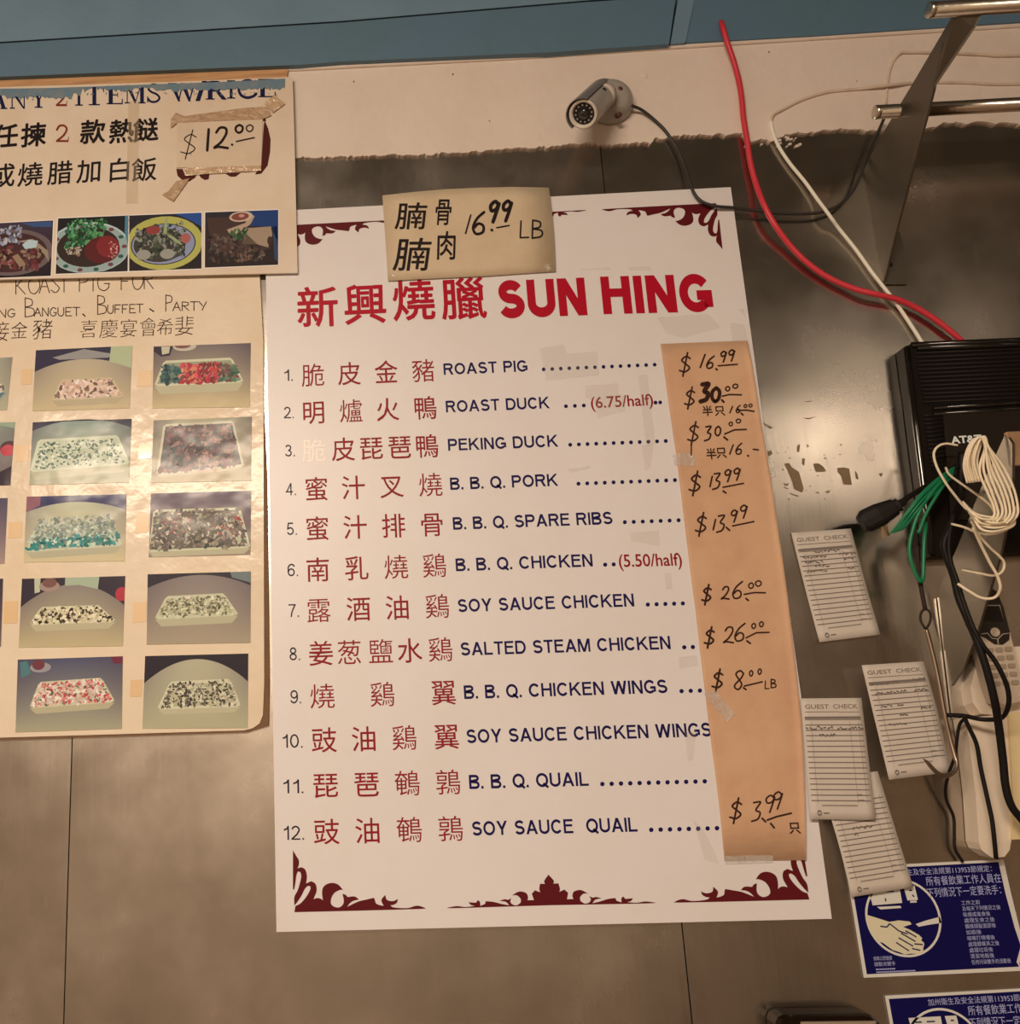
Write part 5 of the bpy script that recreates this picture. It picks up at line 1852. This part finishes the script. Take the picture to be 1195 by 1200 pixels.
# ivory coil of phone cable
b = MB()
rg = random.Random(21)
for k in range(7):
    o = k / 6
    j = lambda: rg.uniform(-.8, .8)
    dd = .216 + .0035 * (k % 3)
    cable([(1134 + 16 * o + j(), 566 - 2 * o, dd - .012), (1129 + 15 * o + j(), 546 - 4 * o, dd - .006), (1133 + 15 * o + j(), 527 - 4 * o, dd), (1141 + 11 * o, 515 - 3 * o, dd + .004), (1149 + 6 * o, 514, dd + .005), (1154 + 4 * o + j(), 524, dd + .004),
           (1148 + 27 * o + j(), 551 - 4 * o, dd), (1156 + 31 * o + j(), 576 - 4 * o, dd - .002), (1163 + 30 * o + j(), 592 + 2 * o, dd - .004), (1165 + 26 * o, 603 + 2 * o, dd - .005), (1159 + 24 * o, 611 + 3 * o, dd - .006)], .0014, b)
for k in range(6):
    o = k / 5
    j = lambda: rg.uniform(-1.4, 1.4)
    cable([(1128 + 12 * o, 588 + 12 * o, .19), (1136 + 8 * o + j(), 597 + 15 * o + j(), .205 + .004 * (k % 2)), (1150 + j(), 603 + 17 * o + j(), .21 + .004 * (k % 2)), (1168 + j(), 607 + 15 * o + j(), .21 + .004 * (k % 3)), (1184 + 3 * o, 605 + 11 * o, .207), (1190 - 2 * o, 594 + 10 * o, .204)], .0014, b)
cable([(1122, 522, .06), (1108, 520, .06), (1098, 524, .06), (1094, 533, .06), (1098, 548, .07), (1108, 566, .09), (1120, 582, .13), (1132, 596, .17), (1148, 606, .2)], .0016, b)
cable([(1108, 548, .07), (1112, 556, .085), (1125, 566, .12), (1145, 580, .17), (1160, 592, .2), (1167, 604, .205)], .0015, b)
cable([(1115, 614, .14), (1130, 618, .16), (1145, 624, .175), (1160, 626, .19), (1176, 622, .2), (1186, 616, .2)], .0015, b)
cable([(1138, 610, .19), (1146, 626, .185), (1160, 642, .18), (1171, 652, .175), (1176.5, 660, .17), (1174, 670, .165), (1164, 674.5, .155), (1148, 672, .135), (1127, 668, .11)], .0015, b)
cable([(1140, 618, .19), (1150, 640, .18), (1160, 660, .17), (1168, 674, .165), (1172, 688, .16), (1168, 698, .15), (1160, 701.5, .145), (1148, 700, .135), (1134, 692, .12), (1122, 684, .115)], .0017, b)
tag(b.build('cable_coil', COIL, smooth=True), 'coil of ivory phone cable hung on bracket in front of black modem', 'cable')

# hook
b = MB()
cable([(1085, 737, .052), (1090, 755, .052), (1096, 780, .052), (1101, 805, .052), (1107, 838, .052), (1113, 865, .052), (1118.5, 886, .054), (1121, 894, .056), (1118.5, 903, .058), (1111, 909, .06), (1101, 907.5, .062), (1093, 901, .064), (1087, 894, .066), (1081.5, 889, .068)], lambda t: .0026 if t < .9 else .0026 - .02 * (t - .9), b, n=10)
hook = b.build('wire_hook', IRON, smooth=True)
tag(hook, 'bent metal wire hook hanging in front of loose guest check', 'hook')
b = MB()
cable([(1084, 737, .053), (1078.5, 727, .053), (1079.5, 717.5, .053), (1085, 714, .053), (1090, 719, .053), (1089.5, 729, .053), (1085, 737, .053)], .0016, b)
cable([(1074, 640, .06), (1076, 665, .058), (1079, 688, .055), (1084, 714, .053)], .0028, b)
b.build('eye_loop', ROPE, hook, True)

# ================================================================== GUEST CHECKS
def guest_check(corners, d, label, curl, scrawl, head=True):
    q = Quad(*corners, d, curl)
    root = thing('guest_check', q(.5, 1) + Vector((0, .0005, 0)), label, 'receipt', 'guest check slips on the steel wall')
    b = MB()
    paper(b, q, 8, 14)
    b.build('slip', CHECK, root, smooth=True)
    b = MB()
    if head:
        quad_text(b, q, 'GUEST', .06, .45, .088, .036, .012)
        quad_text(b, q, 'CHECK', .52, .92, .088, .036, .012)
        ruled(b, q, (.05, .115), (.6, .115), .006); ruled(b, q, (.6, .118), (.94, .118), .005)
        ruled(b, q, (.04, .165), (.95, .165), .022); ruled(b, q, (.04, .182), (.95, .182), .006)
    for k in range(15):
        v = .225 + k * .0445
        ruled(b, q, (.04, v), (.96, v), .009)
    for u0 in (.14, .76, .90):
        ruled(b, q, (u0, .2), (u0, .87), .005, n=12)
    for u0, u1, v in ((.2, .75, .888), (.76, .84, .80), (.77, .86, .845)):
        n = int((u1 - u0) / .02)
        for k in range(n):
            ruled(b, q, (u0 + (u1 - u0) * k / n, v), (u0 + (u1 - u0) * (k + .7) / n, v - .004 * (k % 2)), .012, n=1)
    cx_, cy_ = .15, .948
    for k in range(10):
        a, e = k * math.pi / 5, (k + 1) * math.pi / 5
        ruled(b, q, (cx_ + .03 * math.cos(a), cy_ + .017 * math.sin(a)), (cx_ + .03 * math.cos(e), cy_ + .017 * math.sin(e)), .016, n=1)
    ruled(b, q, (.21, .95), (.3, .95), .012, n=1)
    b.build('printed_form', CHECK_INK, root)
    rg = random.Random(int(corners[0][0]))
    b = MB()
    for (u0, u1, v) in scrawl:
        u = u0
        while u < u1:
            L_ = rg.uniform(.03, .06)
            p = (u, v + rg.uniform(-.012, .012))
            e = (u + L_ * .7, v + rg.uniform(-.016, .012))
            ruled(b, q, p, e, .013, LIFT * 1.3, n=1)
            ruled(b, q, e, (u + L_, v + rg.uniform(-.004, .014)), .011, LIFT * 1.3, n=1)
            u += L_ + rg.uniform(0, .02)
    b.build('pencil_notes', PENCIL, root)
    return root


guest_check([(927, 624.4), (995.3, 620), (1029.8, 744), (958.7, 752.9)], .003, 'white guest check slip with scrawled order, uppermost of the slips beside menu board',
            lambda u, v: .004 * u * u * (1 - v) + .004 * v ** 3, [(.3, .7, .19), (.08, .45, .235), (.7, .95, .235), (.1, .4, .285), (.75, .92, .28), (.25, .45, .325), (.1, .4, .37), (.78, .9, .37)])
guest_check([(957, 912), (1027, 903.7), (1067.5, 1039), (995.7, 1050.6)], .006, 'guest check slip tucked under another slip and over blue handwashing sign',
            lambda u, v: .003 + .006 * (1 - u) * math.sin(math.pi * v) + .002 * v, [(.3, .62, .45), (.3, .36, .5)], head=False)
guest_check([(938, 818.5), (1009.2, 817.8), (1025.3, 960.8), (948.5, 960)], .0165, 'guest check slip overlapping right edge of menu board, another slip under it',
            lambda u, v: .002 * v, [(.04, .45, .25), (.55, .95, .255), (.25, .5, .315)])
guest_check([(1007, 780), (1082, 775), (1114, 904.7), (1041.7, 913.8)], .022, 'crumpled pencilled guest check slip held behind the wire hook',
            lambda u, v: .006 * (1 - u) * (1 - v) + .004 * math.sin(3 * v) * u, [(.06, .5, .17), (.75, .95, .16), (.1, .6, .26), (.72, .92, .26), (.15, .3, .37), (.4, .5, .37), (.4, .52, .46), (.2, .45, .54), (.75, .9, .42)])

# ================================================================== BLUE HANDWASHING SIGNS
SW = (W(1178.5, 1007, .003) - W(991, 1016, .003)).length
SH = (W(1008.5, 1146, .003) - W(991, 1016, .003)).length


class Local:
    """sign plane: u to the right and v down in metres from its upper left corner"""

    def __init__(self, tl, ex, d, sx=1, sy=1):
        self.o = W(*tl, d)
        self.ex = Vector((ex.x, 0, ex.z)).normalized()
        self.ey = Vector((self.ex.z, 0, -self.ex.x))

    def __call__(self, u, v, lift=0.0):
        return self.o + self.ex * (u * SW) + self.ey * (v * SH) + Vector((0, -lift, 0))


def blue_sign(tl, ex, d, label):
    q = Local(tl, ex, d)
    root = thing('handwashing_sign', q(.5, 1) + Vector((0, .001, 0)), label, 'sign', 'blue handwashing signs')

    def P(pts, lift=0.0):
        return [q(u, v, lift) for u, v in pts]
    b = MB()
    b.prism(P([(0, 0), (.985, 0), (.99, .3), (1.0, .62), (1.0, .8), (.955, .94), (.965, 1), (0, 1)]), .0012)
    b.build('backing', SIGN_WHITE, root)
    b = MB()
    b.add(P([(.018, .028), (.95, .022), (.955, .3), (.97, .62), (.985, .78), (.94, .92), (.95, .962), (.02, .97)], LIFT), [tuple(range(8))])
    b.build('blue_print', SIGN_BLUE, root)
    A = SW / SH
    cx_, cy_, R_ = .30, .482, .232
    b = MB()
    n = 48
    for r0, r1 in ((R_, R_ - .014),):
        for k in range(n):
            a, e = 2 * math.pi * k / n, 2 * math.pi * (k + 1) / n
            b.add(P([(cx_ + r0 * math.cos(a), cy_ + r0 * A * math.sin(a)), (cx_ + r0 * math.cos(e), cy_ + r0 * A * math.sin(e)), (cx_ + r1 * math.cos(e), cy_ + r1 * A * math.sin(e)), (cx_ + r1 * math.cos(a), cy_ + r1 * A * math.sin(a))], LIFT * 2), [(0, 1, 2, 3)])
    # towel box, soap dispenser, tap
    for pts in ([(.115, .2), (.31, .2), (.31, .35), (.125, .36)], [(.15, .375), (.295, .375), (.3, .395), (.17, .4)], [(.335, .2), (.405, .2), (.41, .33), (.345, .33)], [(.36, .335), (.4, .335), (.4, .352), (.36, .352)],
                [(.37, .545), (.43, .52), (.525, .49), (.53, .545), (.46, .555), (.385, .57)]):
        b.add(P(pts, LIFT * 2), [tuple(range(len(pts)))])
    b.build('circle_emblem', SIGN_WHITE, root)
    b = MB()
    arm = [(.075, .44), (.14, .475), (.21, .515), (.27, .505), (.335, .52), (.345, .545), (.29, .565), (.33, .595), (.38, .645), (.395, .675), (.385, .69), (.4, .715), (.4, .73), (.39, .76), (.385, .8), (.355, .81), (.31, .805), (.27, .81), (.245, .79), (.2, .765), (.15, .7), (.115, .68), (.09, .62), (.073, .53)]
    b.add(P(arm, LIFT * 2.4), [tuple(range(len(arm)))])
    b.build('hands_emblem', SIGN_SKIN, root)
    b = MB()

    def stroke(pts, w):
        for a, e in zip(pts, pts[1:]):
            du, dv = e[0] - a[0], (e[1] - a[1])
            L_ = math.hypot(du * A, dv) or 1
            nx, ny = -dv / L_ * w / A, du * A / L_ * w
            b.add(P([(a[0] + nx, a[1] + ny), (e[0] + nx, e[1] + ny), (e[0] - nx, e[1] - ny), (a[0] - nx, a[1] - ny)], LIFT * 3), [(0, 1, 2, 3)])
    for pts in ([(.21, .53), (.26, .6), (.31, .63)], [(.3, .6), (.36, .66)], [(.27, .62), (.35, .7)], [(.25, .66), (.33, .74)], [(.23, .7), (.3, .78)], [(.34, .72), (.39, .73)], [(.32, .76), (.37, .78)], [(.21, .53), (.19, .56), (.15, .55)],
                [(.15, .24), (.19, .24)], [(.22, .24), (.27, .24)], [(.21, .3), (.21, .33)], [(.365, .24), (.385, .24)], [(.38, .28), (.39, .3)]):
        stroke(pts, .006)
    b.build('line_art', SIGN_BLUE, root)
    b = MB()

    def st(s, u0, v0, u1, h, off=0.0):
        vs, fs = glyphs(s, off)
        x0 = min(v[0] for v in vs)
        x1 = max(v[0] for v in vs)
        b.add([q(u0 + (x - x0) / (x1 - x0) * (u1 - u0), v0 + h / 2 - (y + .08) / .92 * h, LIFT * 2) for x, y in vs], fs)
    st('加州衛生及安全法規第113953節規定：', .25, .075, .90, .06, .0)
    st('所有餐飲業工作人員在', .48, .165, .945, .085)
    st('下列情況下一定要洗手：', .475, .27, .93, .085)
    for k, (s, wd) in enumerate((('工作之前', .115), ('及每天下列情況之後', .235), ('吸煙或進食後', .165), ('處理生食之後', .185), ('觸摸頭髮面部後', .185), ('如廁後', .09), ('咳嗽打噴嚏後', .165), ('處理髒餐具之後', .185), ('處理垃圾後', .14), ('清潔地板後', .14), ('任何污染雙手的活動後', .235))):
        st(s, .672 - .0005 * k, .375 + k * .053, .672 + wd, .042)
    st('保障公眾健康', .075, .835, .19, .038)
    st('請勤洗雙手', .075, .885, .205, .038)
    for v, u1 in ((.925, .2), (.95, .32)):
        u = .08
        while u < u1:
            b.add(P([(u, v), (u + .009, v), (u + .009, v + .012), (u, v + .012)], LIFT * 2), [(0, 1, 2, 3)])
            u += .012
    b.build('sign_lettering', SIGN_TEXT, root)
    return root


ex1 = W(1178.5, 1007, .0025) - W(991, 1016, .0025)
blue_sign((991, 1016), ex1, .0025, 'blue and white handwashing sign, whole one partly covered by guest check slip')
blue_sign((1037, 1167), W(1195, 1158.5, .0025) - W(1037, 1167, .0025), .0025, 'blue handwashing sign cut off by the lower picture edge')

# ================================================================== METAL TRAY AT THE BOTTOM, RESIDUE
tray = thing('metal_dispenser', W(970, 1290, 0), 'dark metal dispenser with bright top plate at bottom edge left of lower handwashing sign', 'dispenser')
b = MB()
pts = [(908, 1200), (911, 1192), (918, 1188.5), (1010, 1187), (1020, 1189.5), (1031, 1199), (1034, 1210), (1045, 1300), (920, 1304)]
fr = [W(x, y, .03) for x, y in pts]
cen = sum(fr, Vector()) / len(fr)
fr2 = [p + (cen - p) * .05 + Vector((0, -.006, 0)) for p in fr]
b.loft([p + Vector((0, .028, 0)) for p in fr], fr, capB=False)
b.loft(fr, fr2, capA=False)
b.build('case', DARK_METAL, tray)
b = MB()
sheet_px(b, [(938, 1197.5), (1026, 1196.5), (1040, 1285), (946, 1288)], .0375, .002)
b.build('face_plate', mat('bright_plate', (.75, .68, .58), .3, .8), tray)

b = MB()
rg = random.Random(31)
c6 = lambda pts: [(840 + x / 5.196, 430 + y / 5.196) for x, y in pts]
for P in ([(410, 590), (440, 585), (455, 610), (500, 640), (528, 740), (518, 765), (470, 745), (455, 690), (430, 630)], [(585, 590), (620, 588), (650, 610), (665, 635), (640, 640), (605, 640)],
          [(733, 615), (775, 612), (805, 620), (822, 718), (770, 715), (755, 660), (735, 640)], [(840, 630), (855, 650), (862, 685), (845, 680)], [(520, 555), (535, 560), (530, 600), (518, 590)],
          [(530, 208), (590, 206), (560, 213)], [(525, 308), (560, 312), (605, 300), (560, 318)], [(275, 335), (340, 370), (325, 375), (280, 345)], [(440, 768), (500, 785), (490, 790), (445, 774)],
          [(404, 700), (420, 715), (438, 705), (432, 722), (412, 722)], [(300, 520), (330, 505), (338, 530), (310, 545)], [(655, 760), (690, 750), (680, 768)], [(985, 650), (1010, 645), (1000, 670)],
          [(490, 480), (505, 470), (500, 520), (488, 515)], [(545, 470), (560, 480), (550, 492)], [(745, 472), (760, 470), (758, 480)]):
    poly_px(b, c6(P), .0004)
for _ in range(40):
    x = rg.uniform(910, 985)
    y = rg.uniform(522, 590) - (x - 910) * .05
    s = rg.uniform(.6, 2.4)
    a = rg.uniform(0, 3)
    poly_px(b, [(x, y), (x + s * math.cos(a) * 1.6, y + s * math.sin(a)), (x + s * .6, y + s * .8)], .0004)
tag(b.build('tape_residue', RESIDUE), 'torn flakes of old tape stuck on shiny steel right of price strip', 'residue', kind='stuff')
